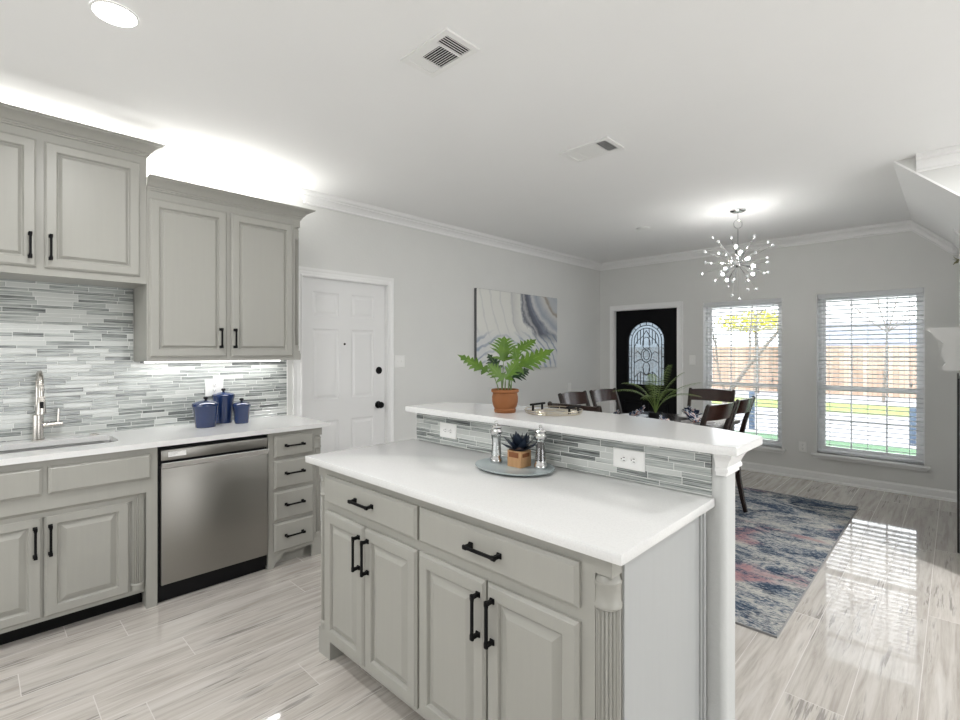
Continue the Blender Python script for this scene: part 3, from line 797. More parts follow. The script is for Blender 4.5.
def raised_door(parent, u0, u1, z0, z1, f, t=0.019, name='door', mat='cab', w0=0.0, bw=0.026):
    mb = MB()
    rects(mb, u0, u1, z0, z1, [(0, w0), (0, w0+t-0.009), (0.003, w0+t-0.007), (0.009, w0+t), (0.046, w0+t), (0.049, w0+t-0.003), (0.053, w0+t-0.012), (0.058, w0+t-0.013), (0.058+bw, w0+t-0.001), (0.061+bw, w0+t-0.001)], f, True)
    return mb.build(name, mat, parent, angle=20)
def slab_front(parent, u0, u1, z0, z1, f, t=0.019, name='drawer', mat='cab', w0=0.0):
    mb = MB()
    rects(mb, u0, u1, z0, z1, [(0, w0), (0, w0+t-0.008), (0.004, w0+t-0.006), (0.011, w0+t)], f, True)
    return mb.build(name, mat, parent, angle=20)
def pull(parent, u, z, L, vertical, f, w0=0.019):
    """black bar pull with flared feet"""
    mb = MB(); h = L/2; out = 0.032; r = 0.0052
    def P(a, w, s=0.0):
        return f(u+s, z+a, w) if vertical else f(u+a, z+s, w)
    def sect(a, w, ra, rb):
        return [P(a+ra*x, w, rb*y) for x, y in ((-1, -1), (1, -1), (1, 1), (-1, 1))]
    for sg in (-1, 1):
        a = sg*(h-0.008)
        mb.rings([sect(a, w0, 0.0085, 0.0085), sect(a, w0+0.004, 0.0085, 0.0085), sect(a, w0+0.009, 0.0055, 0.0055), sect(a, w0+out-0.006, 0.0055, 0.0055), sect(a, w0+out, 0.0075, 0.0075)])
    def bs(a, rw, ro):
        return [P(a, w0+out-0.003+x*ro, y*rw) for x, y in ((-1, -0.6), (-0.6, -1), (0.6, -1), (1, -0.6), (1, 0.6), (0.6, 1), (-0.6, 1), (-1, 0.6))]
    mb.rings([bs(-h, 0.007, 0.005), bs(-h+0.014, 0.007, 0.005), bs(-h+0.022, r, 0.0045), bs(h-0.022, r, 0.0045), bs(h-0.014, 0.007, 0.005), bs(h, 0.007, 0.005)])
    return mb.build('handle', 'black_metal', parent, angle=40)
def column(parent, c, z0, z1, r=0.036, mat='cab', cap=True):
    """fluted corner column with turned base and capital"""
    mb = MB()
    H = z1-z0
    zc = z1-0.085 if cap else z1
    mb.lathe([(r*0.86, z0+0.03), (r*0.98, z0+0.035), (r*0.98, zc), (r*0.86, zc+0.005)], (c[0], c[1], 0), 160, flute=(20, 0.0065))
    mb.lathe([(r, z0), (r, z0+0.024), (r*1.06, z0+0.028), (r*1.06, z0+0.034), (r*0.96, z0+0.04)], (c[0], c[1], 0), 32)
    if cap: mb.lathe([(r*0.94, z1-0.092), (r*1.08, z1-0.088), (r*1.10, z1-0.080), (r*1.0, z1-0.074), (r*1.0, z1-0.030), (r*1.06, z1-0.027), (r*1.06, z1-0.020), (r*0.96, z1-0.018), (r*0.86, z1-0.006), (r*0.55, z1+0.002), (0.004, z1+0.005)], (c[0], c[1], 0), 32)
    return mb.build('fluted_column', mat, parent, angle=50)

# ---- island: two cabinets standing side by side
IX0, IXM, IX1, IYB = -2.152, -1.400, -0.63, 1.745
def island_cab(a0, a1, name_label, notch):
    t = thing('island_cabinet', name_label, 'cabinet', ((a0+a1)/2, (YF+IYB)/2, 0), 0, None)
    N0, N1, q = 0.12, 0.83, 0.050
    mb = MB()
    zt = 0.8855
    if notch == 'L': poly = [(a0+q, YF), (a1, YF), (a1, IYB), (a0, IYB), (a0, YF+q), (a0+q, YF+q)]; cc_ = (a0+0.033, YF+0.033)
    else: poly = [(a0, YF), (a1-q, YF), (a1-q, YF+q), (a1, YF+q), (a1, IYB), (a0, IYB)]; cc_ = (a1-0.033, YF+0.033)
    full = [(a0, YF), (a1, YF), (a1, IYB), (a0, IYB)]
    up = lambda z: (lambda p: (p[0], p[1], z))
    mb.prism(full, up(N1), up(zt)); mb.prism(poly, up(N0), up(N1)); 
    mb.prism(full, up(0.085), up(N0))
    mb.build('body', 'cab', t, angle=25)
    # foot block and recessed toe kick
    mb = MB()
    if notch == 'L': mb.box(a0, a0+0.10, YF, YF+0.10, 0, 0.0849); mb.box(a0, a0+0.02, YF+0.1, IYB, 0, 0.0849)
    else: mb.box(a1-0.10, a1, YF, YF+0.10, 0, 0.0849); mb.box(a1-0.02, a1, YF+0.1, IYB, 0, 0.0849)
    mb.build('foot', 'cab', t, smooth=False)
    MB().box(a0+0.021, a1-0.021, YF+0.105, YF+0.12, 0, 0.0849).build('toe_kick', 'cab', t, smooth=False)
    column(t, cc_, N0, N1)
    return t
icl = island_cab(IX0, IXM, 'grey island cabinet nearer the stainless dishwasher, one drawer over two narrow doors', 'L')
icr = island_cab(IXM, IX1, 'grey island cabinet nearer the camera, one wide drawer over two wide doors', 'R')
d = slab_front(icl, -2.067, -1.407, 0.724, 0.8475, fIsl); pull(d, -1.744, 0.788, 0.138, False, fIsl)
d = raised_door(icl, -2.067, -1.752, 0.110, 0.687, fIsl); pull(d, -1.780, 0.577, 0.142, True, fIsl)
d = raised_door(icl, -1.743, -1.407, 0.110, 0.687, fIsl); pull(d, -1.715, 0.577, 0.142, True, fIsl)
d = slab_front(icr, -1.393, -0.722, 0.724, 0.8475, fIsl); pull(d, -1.060, 0.788, 0.138, False, fIsl)
d = raised_door(icr, -1.393, -1.064, 0.110, 0.687, fIsl); pull(d, -1.089, 0.577, 0.142, True, fIsl)
d = raised_door(icr, -1.055, -0.722, 0.110, 0.687, fIsl); pull(d, -1.028, 0.577, 0.142, True, fIsl)
ep = MB().box(IX1, IX1+0.006, YF+0.053, IYB-0.012, 0, 0.8855); ep.box(IX1, IX1+0.014, IYB-0.034, IYB-0.022, 0, 0.8855, 0.004); ep.box(IX1, IX1+0.020, IYB-0.020, IYB-0.002, 0, 0.8855, 0.006)
ep = ep.build('end_panel', 'panel', icr, angle=30); ep['label'] = 'smooth cool grey end panel'

# countertops
tag(MB().box(-2.215, -0.584, 1.10, 1.746, 0.8860, 0.9160, 0.003).build('island_countertop', 'quartz', loc=(-1.4, 1.42, 0.886)), 'white quartz countertop on the grey island with a tray on it', 'countertop')

# raised bar: wall, tiles, top, brackets
mb = MB()
R_ = 0.022
def rr(x0, x1, y0, y1, r, k=6, corners=(1, 1, 1, 1)):
    out = []
    for (cx_, cy_, a0), on in zip(((x1-r, y1-r, 0), (x0+r, y1-r, 90), (x0+r, y0+r, 180), (x1-r, y0+r, 270)), corners):
        if on:
            for i in range(k+1):
                a = math.radians(a0+90*i/k); out.append((cx_+r*math.cos(a), cy_+r*math.sin(a)))
        else:
            out.append({0: (x1, y1), 90: (x0, y1), 180: (x0, y0), 270: (x1, y0)}[a0])
    return out
WY0, WY1 = 1.755, 1.872
mb.prism(rr(-2.187, -0.553, WY0, WY1, R_), lambda p: (p[0], p[1], 0), lambda p: (p[0], p[1], 1.0765))
struct(mb.build('wall_bar', 'bar_wall', angle=30))
mb = MB(); mb.box(-2.186, -0.597, 1.7475, 1.756, 0.9165, 1.0764)
struct(mb.build('trim_6', 'mosaic_x', smooth=False))
# crown-like moulding under the bar top, wrapping both wall ends
COR = [(0, 0), (0, -0.082), (0.006, -0.082), (0.006, -0.070), (0.013, -0.068), (0.014, -0.058), (0.010, -0.052), (0.014, -0.040), (0.021, -0.026), (0.027, -0.018), (0.027, 0)]
mb = MB()
mb.mould([((-0.580, WY0-0.008, 1.0765), (0, -1)), ((-0.553, WY0-0.008, 1.0765), (1, -1)), ((-0.553, WY1, 1.0765), (1, 1)), ((-0.62, WY1, 1.0765), (0, 1))], COR)
mb.mould([((-2.10, WY1, 1.0765), (0, 1)), ((-2.187, WY1, 1.0765), (-1, 1)), ((-2.187, WY0, 1.0765), (-0.5, 0)), ((-2.187, WY0, 1.0765), (0, 0))], COR)
struct(mb.build('trim_7', 'trim', angle=25))
back = []
for i in range(25):
    x = -0.495+(-2.195+0.495)*i/24
    s_ = (x+1.35)/0.845
    back.append((x, 1.968+0.222*(1-s_*s_)))
outl = [(-2.195, 1.675), (-0.495, 1.675)]+back
mb = MB()
def inset(poly, d_):
    c_ = Vector((sum(p[0] for p in poly)/len(poly), sum(p[1] for p in poly)/len(poly)))
    return [tuple(Vector(p)-(Vector(p)-c_).normalized()*d_) for p in poly]
rs = [[(p[0], p[1], z) for p in inset(outl, i)] for i, z in ((0.003, 1.0770), (0, 1.0800), (0, 1.104), (0.003, 1.107))]
mb.rings(rs)
tag(mb.build('bar_countertop', 'quartz', loc=(-1.35, 1.85, 1.067), angle=30), 'white quartz raised bar top with curved dining side and potted plant', 'countertop')

# ---- run along the left wall
def up(z): return lambda p: (p[0], p[1], z)
# sink cabinet, doors set back inside a moulded frame
t = thing('sink_cabinet', 'grey sink base cabinet with two doors under two false drawer fronts', 'cabinet', (-3.47, 0.243, 0))
fF = fLeft(XF); fR = fLeft(XF-0.035)
mb = MB()
mb.box(XW+0.002, XF-0.036, -0.246, 0.720, 0.085, 0.60)                  # carcass behind the doors
mb.box(XW+0.002, XF-0.09, -0.246, 0.720, 0.60, 0.66)
mb.box(XF-0.09, XF, -0.246, 0.720, 0.64, 0.8845)                         # face above
mb.box(XF-0.09, XF-0.02, -0.246, 0.720, 0.60, 0.64)
mb.box(XF-0.09, XF, 0.668, 0.720, 0.0, 0.64)                            # stile down to the floor
mb.box(XF-0.09, XF, -0.246, -0.182, 0.0, 0.64)
mb.build('body', 'cab', t, smooth=False)
MB().prism([(XF, 0.64), (XF-0.035, 0.61), (XF-0.035, 0.64)], lambda p: (p[0], -0.182, p[1]), lambda p: (p[0], 0.668, p[1])).build('cove_moulding', 'cab', t, smooth=False)
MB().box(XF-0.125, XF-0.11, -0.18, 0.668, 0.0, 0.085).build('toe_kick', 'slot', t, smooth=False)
mb = MB(); column(t, (XF-0.040, 0.636), 0.110, 0.63, 0.032, cap=False)
column(t, (XF-0.040, -0.15), 0.110, 0.63, 0.032, cap=False)
for a, b in ((0.262, 0.688), (-0.202, 0.240)): slab_front(t, a, b, 0.715, 0.848, fF, name='false_drawer_front')
d = raised_door(t, 0.250, 0.596, 0.108, 0.606, fR); pull(d, 0.272, 0.485, 0.150, True, fR)
d = raised_door(t, -0.104, 0.242, 0.108, 0.606, fR); pull(d, 0.216, 0.485, 0.150, True, fR)

# dishwasher
t = thing('dishwasher', 'stainless steel dishwasher with pocket handle between grey base cabinets', 'dishwasher', (-3.46, 1.035, 0))
a0, a1 = 0.724, 1.327
MB().box(XW+0.05, XF-0.012, a0, a1, 0.03, 0.868).build('body', 'black_plastic', t, smooth=False)
mb = MB(); mb.box(XF-0.011, XF+0.016, a0+0.010, a1-0.003, 0.108, 0.756, 0.003)
mb.build('door_panel', 'steel', t)
MB().prism([(XF-0.010, 0.757), (XF+0.016, 0.757), (XF+0.034, 0.786), (XF+0.031, 0.790), (XF-0.010, 0.768)], lambda p: (p[0], a0+0.010, p[1]), lambda p: (p[0], a1-0.003, p[1])).build('handle', 'steel_light', t, smooth=False)
cp = MB().box(XF-0.011, XF+0.012, a0+0.010, a1-0.003, 0.800, 0.858, 0.002).build('control_panel', 'steel', t)
MB().box(XF+0.012, XF+0.0128, a0+0.045, a0+0.135, 0.818, 0.846).build('sticker', 'plate', cp, smooth=False)
mb = MB()
for i in range(3): mb.box(XF+0.0128, XF+0.0132, a0+0.050, a0+0.105-0.012*i, 0.840-0.007*i, 0.8415-0.007*i)
mb.build('sticker_print', paint('grey_print', (0.35, 0.35, 0.36), 0.6), cp, smooth=False)
MB().box(XF-0.05, XF-0.035, a0, a1, 0.0, 0.103).build('kick_plate', 'black_plastic', t, smooth=False)
for y in (a0+0.05, a1-0.06):
    MB().rings([[(XF-0.035+w, y+r*math.cos(a*PI/4), 0.075+r*math.sin(a*PI/4)) for a in range(8)] for r, w in ((0.006, 0), (0.004, 0.003))]).build('screw', 'chrome', t)

# drawer cabinet at the end of the run
t = thing('drawer_cabinet', 'narrow grey four drawer base cabinet at the counter end by the white door', 'cabinet', (-3.47, 1.52, 0))
e0, e1, q = 1.331, 1.706, 0.050
mb = MB()
full = [(XW+0.002, e0), (XF, e0), (XF, e1), (XW+0.002, e1)]
nt = [(XW+0.002, e0), (XF, e0), (XF, e1-q), (XF-q, e1-q), (XF-q, e1), (XW+0.002, e1)]
mb.prism(full, up(0.83), up(0.8845)); mb.prism(nt, up(0.12), up(0.83)); mb.prism(full, up(0.085), up(0.12))
mb.build('body', 'cab', t, angle=25)
mb = MB()
mb.prism([(e0, 0), (e0+0.035, 0), (e0+0.05, 0.03), (e0+0.085, 0.055), (e0+0.10, 0.0849), (e0, 0.0849)], lambda p: (XF-0.018, p[0], p[1]), lambda p: (XF, p[0], p[1]))
mb.prism([(e1, 0), (e1-0.075, 0), (e1-0.075, 0.0849), (e1, 0.0849)], lambda p: (XF-0.018, p[0], p[1]), lambda p: (XF, p[0], p[1]))
mb.box(XW+0.002, XF-0.018, e1-0.018, e1, 0, 0.0849)
mb.build('foot', 'cab', t, smooth=False)
MB().box(XF-0.08, XF-0.065, e0+0.002, e1-0.02, 0, 0.0849).build('toe_kick', 'cab', t, smooth=False)
column(t, (XF-0.033, e1-0.033), 0.12, 0.83)
for z0, z1 in ((0.718, 0.858), (0.516, 0.698), (0.310, 0.494), (0.105, 0.289)):
    d = slab_front(t, 1.366, 1.636, z0, z1, fF, 0.019)
    pull(d, 1.497, (z0+z1)/2+0.005, 0.130, False, fF)

# counter with sink cut-out
mb = MB()
sx0, sx1, sy0, sy1 = -3.62, -3.315, -0.20, 0.575
hole = rr(sx0, sx1, sy0, sy1, 0.055)
mb.plate_hole([(XW+0.001, -0.25), (-3.15, -0.25), (-3.15, 1.745), (XW+0.001, 1.745)], hole[::-1], up(0.8850), up(0.9145))
tag(mb.build('wall_countertop', 'quartz', loc=(-3.45, 0.75, 0.885), smooth=False), 'white quartz countertop with undermount sink along the tiled wall', 'countertop')
t = thing('sink', 'undermount stainless steel sink below the brushed nickel faucet', 'sink', (-3.467, 0.19, 0.70))
def rz(i, z, r=0.055): return [(p[0], p[1], z) for p in rr(sx0-0.012+i, sx1+0.012-i, sy0-0.012+i, sy1+0.012-i, r)]
mb = MB(); mb.rings([rz(-0.012, 0.884), rz(0, 0.884), rz(0.004, 0.880), rz(0.010, 0.72), rz(0.03, 0.695), rz(0.12, 0.690)], False, True)
mb.build('basin', 'steel_light', t, recalc=False)
MB().lathe([(0.045, 0.691), (0.045, 0.694), (0.036, 0.694), (0.034, 0.690)], (-3.50, 0.19, 0), 20).build('drain', 'chrome', t)

# faucet
t = thing('faucet', 'brushed nickel gooseneck pull-down faucet behind the sink', 'faucet', (-3.69, 0.262, 0.9145))
fx, fy = -3.69, 0.262
MB().lathe([(0.029, 0.9146), (0.029, 0.918), (0.024, 0.922), (0.024, 1.055), (0.018, 1.060)], (fx, fy, 0), 24).build('faucet_body', 'nickel', t)
pts = [(fx, fy, 1.055), (fx, fy, 1.16)]+[(fx+0.085-0.085*math.cos(a*PI/14), fy, 1.20+0.095*math.sin(a*PI/14)) for a in range(0, 15)]+[(fx+0.17, fy, 1.165)]
MB().tube(pts, 0.0125, 14).build('spout', 'nickel', t)
sh = MB().lathe([(0.015, 1.17), (0.017, 1.165), (0.018, 1.13), (0.023, 1.085), (0.023, 1.075), (0.018, 1.074)], (fx+0.17, fy, 0), 20).build('spray_head', 'nickel', t)
MB().box(fx+0.185, fx+0.195, fy-0.008, fy+0.008, 1.108, 1.142, 0.003).build('spray_button', 'black_plastic', sh)
hd = MB().tube([(fx, fy+0.02, 0.995), (fx, fy+0.105, 0.998)], 0.0135, 14).build('handle_hub', 'nickel', t)
MB().tube([(fx, fy+0.085, 0.998), (fx+0.005, fy+0.088, 1.085)], [0.006, 0.0045], 10).build('lever', 'nickel', hd)
sd = MB().lathe([(0.022, 0.9146), (0.022, 0.920), (0.013, 0.924), (0.006, 0.925)], (-3.68, 0.51, 0), 18).build('counter_button', 'nickel', loc=(-3.68, 0.51, 0.9145))
tag(sd, 'small round brushed nickel disposal button on the counter beside the sink', 'button')

# backsplash tiles
mb = MB()
mb.box(XW+0.0005, XW+0.009, -0.20, 1.712, 0.9146, 1.345)
mb.box(XW+0.0005, XW+0.009, -0.20, 0.7165, 1.345, 1.808)
struct(mb.build('trim_8', 'mosaic_y', smooth=False))
struct(MB().box(XW+0.0005, XW+0.012, 1.712, 1.720, 0.9146, 1.345, 0.002, 1).build('trim_9', 'plate', smooth=False))

# upper cabinets
CC = [(0, 0), (0, -0.072), (0.008, -0.072), (0.008, -0.064), (0.014, -0.062), (0.014, -0.054), (0.022, -0.050), (0.034, -0.034), (0.056, -0.018), (0.068, -0.014), (0.070, -0.008), (0.080, -0.007), (0.080, 0)]
fU = fLeft(XU)
t = thing('upper_cabinet', 'tall grey double door wall cabinet above the blue canisters', 'cabinet', (XW+0.165, 1.19, 1.35))
mb = MB(); q = 0.036; y0_, y1_ = 0.7205, 1.664
full = [(XW+0.001, y0_), (XU, y0_), (XU, y1_), (XW+0.001, y1_)]
nt = [(XW+0.001, y0_), (XU, y0_), (XU, y1_-q), (XU-q, y1_-q), (XU-q, y1_), (XW+0.001, y1_)]
mb.prism(full, up(2.31), up(2.40)); mb.prism(nt, up(1.415), up(2.31)); mb.prism(full, up(1.35), up(1.415))
mb.build('body', 'cab', t, angle=25)
MB().mould([((XU, 0.7205, 2.437), (1, 0)), ((XU, y1_, 2.437), (1, 1)), ((XW+0.001, y1_, 2.437), (0, 1))], CC).build('crown_moulding', 'cab', t, angle=20)
column(t, (XU-0.026, y1_-0.026), 1.415, 2.31, 0.026)
MB().mould([((XU-0.02, y1_, 1.414), (0, 1)), ((XW+0.001, y1_, 1.414), (0, 1))], [(0, 0), (0, -0.063), (0.014, -0.063), (0.014, -0.02), (0.006, -0.01)]).build('base_block', 'cab', t, angle=20)
d = raised_door(t, 0.733, 1.160, 1.376, 2.318, fU, bw=0.013); pull(d, 1.121, 1.496, 0.128, True, fU)
d = raised_door(t, 1.188, 1.606, 1.376, 2.318, fU, bw=0.013); pull(d, 1.207, 1.496, 0.128, True, fU)
t = thing('upper_cabinet', 'short grey double door wall cabinet above the sink and tiles', 'cabinet', (XW+0.165, 0.26, 1.81))
MB().box(XW+0.001, XU, -0.190, 0.7195, 1.808, 2.562).build('body', 'cab', t, smooth=False)
MB().mould([((XW+0.001, -0.19, 2.627), (0, -1)), ((XU, -0.19, 2.627), (1, -1)), ((XU, 0.7195, 2.627), (1, 1)), ((XW+0.001, 0.7195, 2.627), (0, 1))], CC).build('crown_moulding', 'cab', t, angle=20)
d = raised_door(t, 0.268, 0.686, 1.848, 2.508, fU, bw=0.013); pull(d, 0.291, 1.955, 0.132, True, fU)
d = raised_door(t, -0.182, 0.236, 1.848, 2.508, fU, bw=0.013); pull(d, 0.211, 1.955, 0.132, True, fU)

# LED strips: under the tall cabinet and on top of both cabinets
def led(label, x, y0, y1, z, upw, power):
    o = MB().box(x-0.012, x+0.012, y0, y1, z-0.006, z+0.006).build('led_strip', 'led', loc=(x, (y0+y1)/2, z), smooth=False)
    tag(o, label, 'light strip', 'led strips on the wall cabinets')
    light('led_strip_light', 'AREA', (x, (y0+y1)/2, z+(0.012 if upw else -0.012)), (PI if upw else 0, 0, 0), power, 0.03, y1-y0, (1.0, 0.99, 0.97))
led('lit strip under the tall wall cabinet above the blue canisters', XW+0.09, 0.76, 1.62, 1.343, False, 1.6)
led('lit strip lying on top of the tall wall cabinet', XW+0.10, 0.76, 1.62, 2.407, True, 7.5)
led('lit strip lying on top of the short wall cabinet', XW+0.12, -0.15, 0.66, 2.571, True, 8)

# ------------------------------------------------------------------ canisters on the counter
def canister(x, y, r, h, label):
    t = thing('canister', label, 'canister', (x, y, 0.9145), 0, None)
    MB().lathe([(r*0.74, 0.9146), (r*0.76, 0.920), (r*0.80, 0.9146+h*0.25), (r*0.93, 0.9146+h*0.88), (r*1.0, 0.9146+h*0.93), (r*1.0, 0.9146+h), (r*0.9, 0.9146+h)], (x, y, 0), 36).build('jar', 'blue_glaze', t)
    z = 0.9146+h
    ld = MB().lathe([(r*0.97, z+0.0005), (r*1.0, z+0.005), (r*0.85, z+0.012), (r*0.45, z+0.020), (r*0.2, z+0.024)], (x, y, 0), 36).build('lid', 'blue_glaze', t)
    MB().lathe([(0.008, z+0.022), (0.007, z+0.030), (0.014, z+0.036), (0.014, z+0.044), (0.009, z+0.048)], (x, y, 0), 16).build('lid_knob', 'black_plastic', ld)
canister(-3.55, 1.075, 0.080, 0.150, 'cobalt blue lidded canister closest to the sink')
canister(-3.665, 1.222, 0.072, 0.190, 'tallest cobalt blue lidded canister standing behind the other two')
canister(-3.56, 1.305, 0.058, 0.125, 'smallest cobalt blue lidded canister nearest the counter end')

# ------------------------------------------------------------------ outlets and switches
def outlet(name, label, cat, f, w, h, kind):
    """f(u, z, out) -> world, centred"""
    c = Vector(f(0, 0, 0))
    t = thing(name, label, cat, c)
    mb = MB(); mb.rings([[f(x*w/2*s, y*h/2*s, o) for x, y in ((-1, -1), (1, -1), (1, 1), (-1, 1))] for s, o in ((1, 0.0003), (1, 0.003), (0.93, 0.006))], False, True)
    mb.build('cover_plate', 'plate', t, angle=20)
    if isinstance(kind, str):
        hor = kind == 'outlet_h'
        for s in (-1, 1):
            du, dz = (s*0.020*w/0.115*0.9, 0) if hor else (0, s*0.020)
            mb = MB(); mb.rings([[f(du+0.014*math.cos(a*PI/8)*s2, dz+0.014*math.sin(a*PI/8)*s2, o) for a in range(16)] for s2, o in ((1, 0.005), (1, 0.0075), (0.94, 0.008))], False, True)
            so = mb.build('socket', 'plate', t)
            mb = MB()
            for q in (-0.0055, 0.0055):
                u_, z_ = (du, dz+q) if hor else (du+q, dz)
                ww, hh = (0.0040, 0.0012) if hor else (0.0012, 0.0040)
                if hor: u_ += 0.003
                else: z_ += 0.003
                mb.rings([[f(u_+x*ww, z_+y*hh, o) for x, y in ((-1, -1), (1, -1), (1, 1), (-1, 1))] for o in (0.0078, 0.0086)], False, True)
            u_, z_ = (du-0.007, dz) if hor else (du, dz-0.007)
            mb.rings([[f(u_+0.0022*math.cos(a*PI/4), z_+0.0022*math.sin(a*PI/4), o) for a in range(8)] for o in (0.0078, 0.0086)], False, True)
            mb.build('socket_slot', 'slot', so, smooth=False)
    else:
        for s in kind:
            mb = MB(); mb.rings([[f(s+x*0.005, y*0.012, o) for x, y in ((-1, -1), (1, -1), (1, 1), (-1, 1))] for o in (0.005, 0.007)], False, True)
            mb.rings([[f(s+x*0.004, 0.004+y*0.005, o) for x, y in ((-1, -1), (1, -1), (1, 1), (-1, 1))] for o in (0.006, 0.014)], False, True)
            mb.build('toggle', 'plate', t, smooth=False)
def fI(cx_, cz_): return lambda u, z, o: (cx_+u, 1.7475-o, cz_+z)
def fLW(cy_, cz_, x=XW): return lambda u, z, o: (x+o, cy_+u, cz_+z)
def fBW(cx_, cz_): return lambda u, z, o: (cx_+u, YB-o, cz_+z)
outlet('wall_outlet', 'white duplex outlet on the island mosaic near the far end by the door', 'outlet', fI(-1.92, 0.994), 0.128, 0.078, 'outlet_h')
outlet('wall_outlet', 'white duplex outlet on the island mosaic nearest the end post', 'outlet', fI(-0.897, 0.998), 0.130, 0.076, 'outlet_h')
outlet('wall_outlet', 'white outlet plate low on the wall between the two windows', 'outlet', fBW(-1.222, 0.352), 0.075, 0.118, 'outlet')
outlet('wall_outlet', 'white outlet plate on the backsplash mosaic behind the canisters', 'outlet', fLW(1.19, 1.155, XW+0.009), 0.118, 0.118, 'outlet')
outlet('light_switch', 'white double light switch beside the white six panel door', 'switch', fLW(2.80, 1.316), 0.118, 0.115, (-0.023, 0.023))
outlet('light_switch', 'white light switch beside the black front door', 'switch', fBW(-2.425, 1.30), 0.075, 0.118, (0,))
outlet('light_switch', 'white switch plate low under the abstract canvas near the corner', 'switch', fLW(5.63, 0.93), 0.075, 0.118, (0,))

# ------------------------------------------------------------------ ceiling fittings
t = thing('recessed_light', 'lit round recessed downlight over the sink aisle', 'ceiling light', (-2.292, 0.380, CZ))
MB().lathe([(0.078, CZ-0.0005), (0.078, CZ-0.003), (0.070, CZ-0.005), (0.068, CZ-0.003)], (-2.292, 0.380, 0), 32, False, False).build('trim_ring', 'plate', t)
MB().lathe([(0.069, CZ-0.0035), (0.068, CZ-0.006)], (-2.292, 0.380, 0), 32).build('lens', 'lens', t)
light('downlight_and_fill', 'AREA', (-2.292, 0.380, CZ-0.02), (0, 0, 0), 14, 0.15)
for i, (x, y) in enumerate(((-0.6, -0.6), (-2.3, -1.4), (1.6, 1.6), (0.9, 3.6))):  # added fill lamps out of view, no fixtures, for more light in the room
    light('downlight_and_fill', 'AREA', (x, y, CZ-0.02), (0, 0, 0), (14, 14, 12, 45)[i], 0.15)
o = MB().lathe([(0.07, CZ-0.0005), (0.07, CZ-0.006), (0.055, CZ-0.012), (0.02, CZ-0.013)], (-2.323, 4.85, 0), 28).build('smoke_detector', 'plate', loc=(-2.323, 4.85, CZ))
tag(o, 'small flat round white detector on the ceiling near the chandelier', 'smoke detector')

def vent(x0, x1, y0, y1, label, open_all):
    t = thing('ceiling_vent', label, 'vent', ((x0+x1)/2, (y0+y1)/2, CZ))
    z = CZ-0.009
    ix0, ix1, iy0, iy1 = x0+0.026, x1-0.026, y0+0.026, y1-0.026
    fr = MB(); fr.plate_hole([(x0, y0), (x1, y0), (x1, y1), (x0, y1)], [(ix0, iy0), (ix0, iy1), (ix1, iy1), (ix1, iy0)], up(z), up(CZ-0.0004))
    fr.build('frame', 'plate', t, smooth=False)
    L = ix1-ix0; a, b = ix0+L*0.22, ix1-L*0.27
    MB().box(ix0, ix1, iy0, iy1, CZ-0.002, CZ-0.0005).build('duct_opening', 'slot', t, smooth=False)
    mb = MB(); mb.box(a-0.004, a+0.004, iy0, iy1, z, CZ-0.002); mb.box(b-0.004, b+0.004, iy0, iy1, z, CZ-0.002)
    # left bank: slats across, tilted shut toward the viewer
    def slat_x(xc, tilt):
        d_ = 0.0075
        mb.prism([(-d_*math.cos(tilt), -d_*math.sin(tilt)), (d_*math.cos(tilt), d_*math.sin(tilt)), (d_*math.cos(tilt), d_*math.sin(tilt)+0.001), (-d_*math.cos(tilt), -d_*math.sin(tilt)+0.001)],
                 lambda p: (xc+p[0], iy0, z+0.004+p[1]*0.5), lambda p: (xc+p[0], iy1, z+0.004+p[1]*0.5))
    def slat_y(yc, wd, xa, xb):
        mb.box(xa, xb, yc-wd/2, yc+wd/2, z+0.001, z+0.0025)
    k = 5
    for i in range(k): slat_x(ix0+(a-0.004-ix0)*(i+0.5)/k, 0.3)
    for i in range(5): mb.box(b+0.004+(ix1-b-0.004)*(i+0.5)/5-0.0014, b+0.004+(ix1-b-0.004)*(i+0.5)/5+0.0014, iy0, iy1, z+0.001, z+0.0025)
    H = iy1-iy0
    for i in range(11):
        yc = iy0+H*(i+0.5)/11
        slat_y(yc, H/11*(1.02 if (not open_all or i < 2) else 0.2), a+0.004, b-0.004)
    mb.build('louvres', 'plate', t, smooth=False)
vent(-1.746, -1.445, 1.305, 1.494, 'white ceiling vent with dark open louvres above the island', True)
vent(-1.835, -1.489, 2.629, 2.847, 'white ceiling vent with mostly closed louvres nearer the chandelier', False)

# chandelier
ch = (-1.416, 4.821, 2.201)
t = thing('chandelier', 'chrome starburst chandelier with crystal tips and lit bulbs', 'chandelier', (ch[0], ch[1], CZ))
MB().lathe([(0.066, CZ-0.0005), (0.066, CZ-0.010), (0.05, CZ-0.020), (0.015, CZ-0.026)], (ch[0], ch[1], 0), 28).build('canopy', 'chrome', t)
MB().tube([(ch[0], ch[1], CZ-0.02), (ch[0], ch[1], CZ-0.09)], 0.004, 8).tube([(ch[0], ch[1], CZ-0.165), (ch[0], ch[1], ch[2])], 0.006, 8).build('stem', 'chrome', t)
MB().tube([(ch[0]+0.038*math.cos(a*PI/12)*0.72, ch[1]+0.038*math.cos(a*PI/12)*0.69, CZ-0.128+0.038*math.sin(a*PI/12)) for a in range(25)], 0.004, 8, False).build('ring', 'chrome', t)
MB().ball(ch, 0.036, 16).build('hub', 'chrome', t)
rc = random.Random(11)
nr = 42
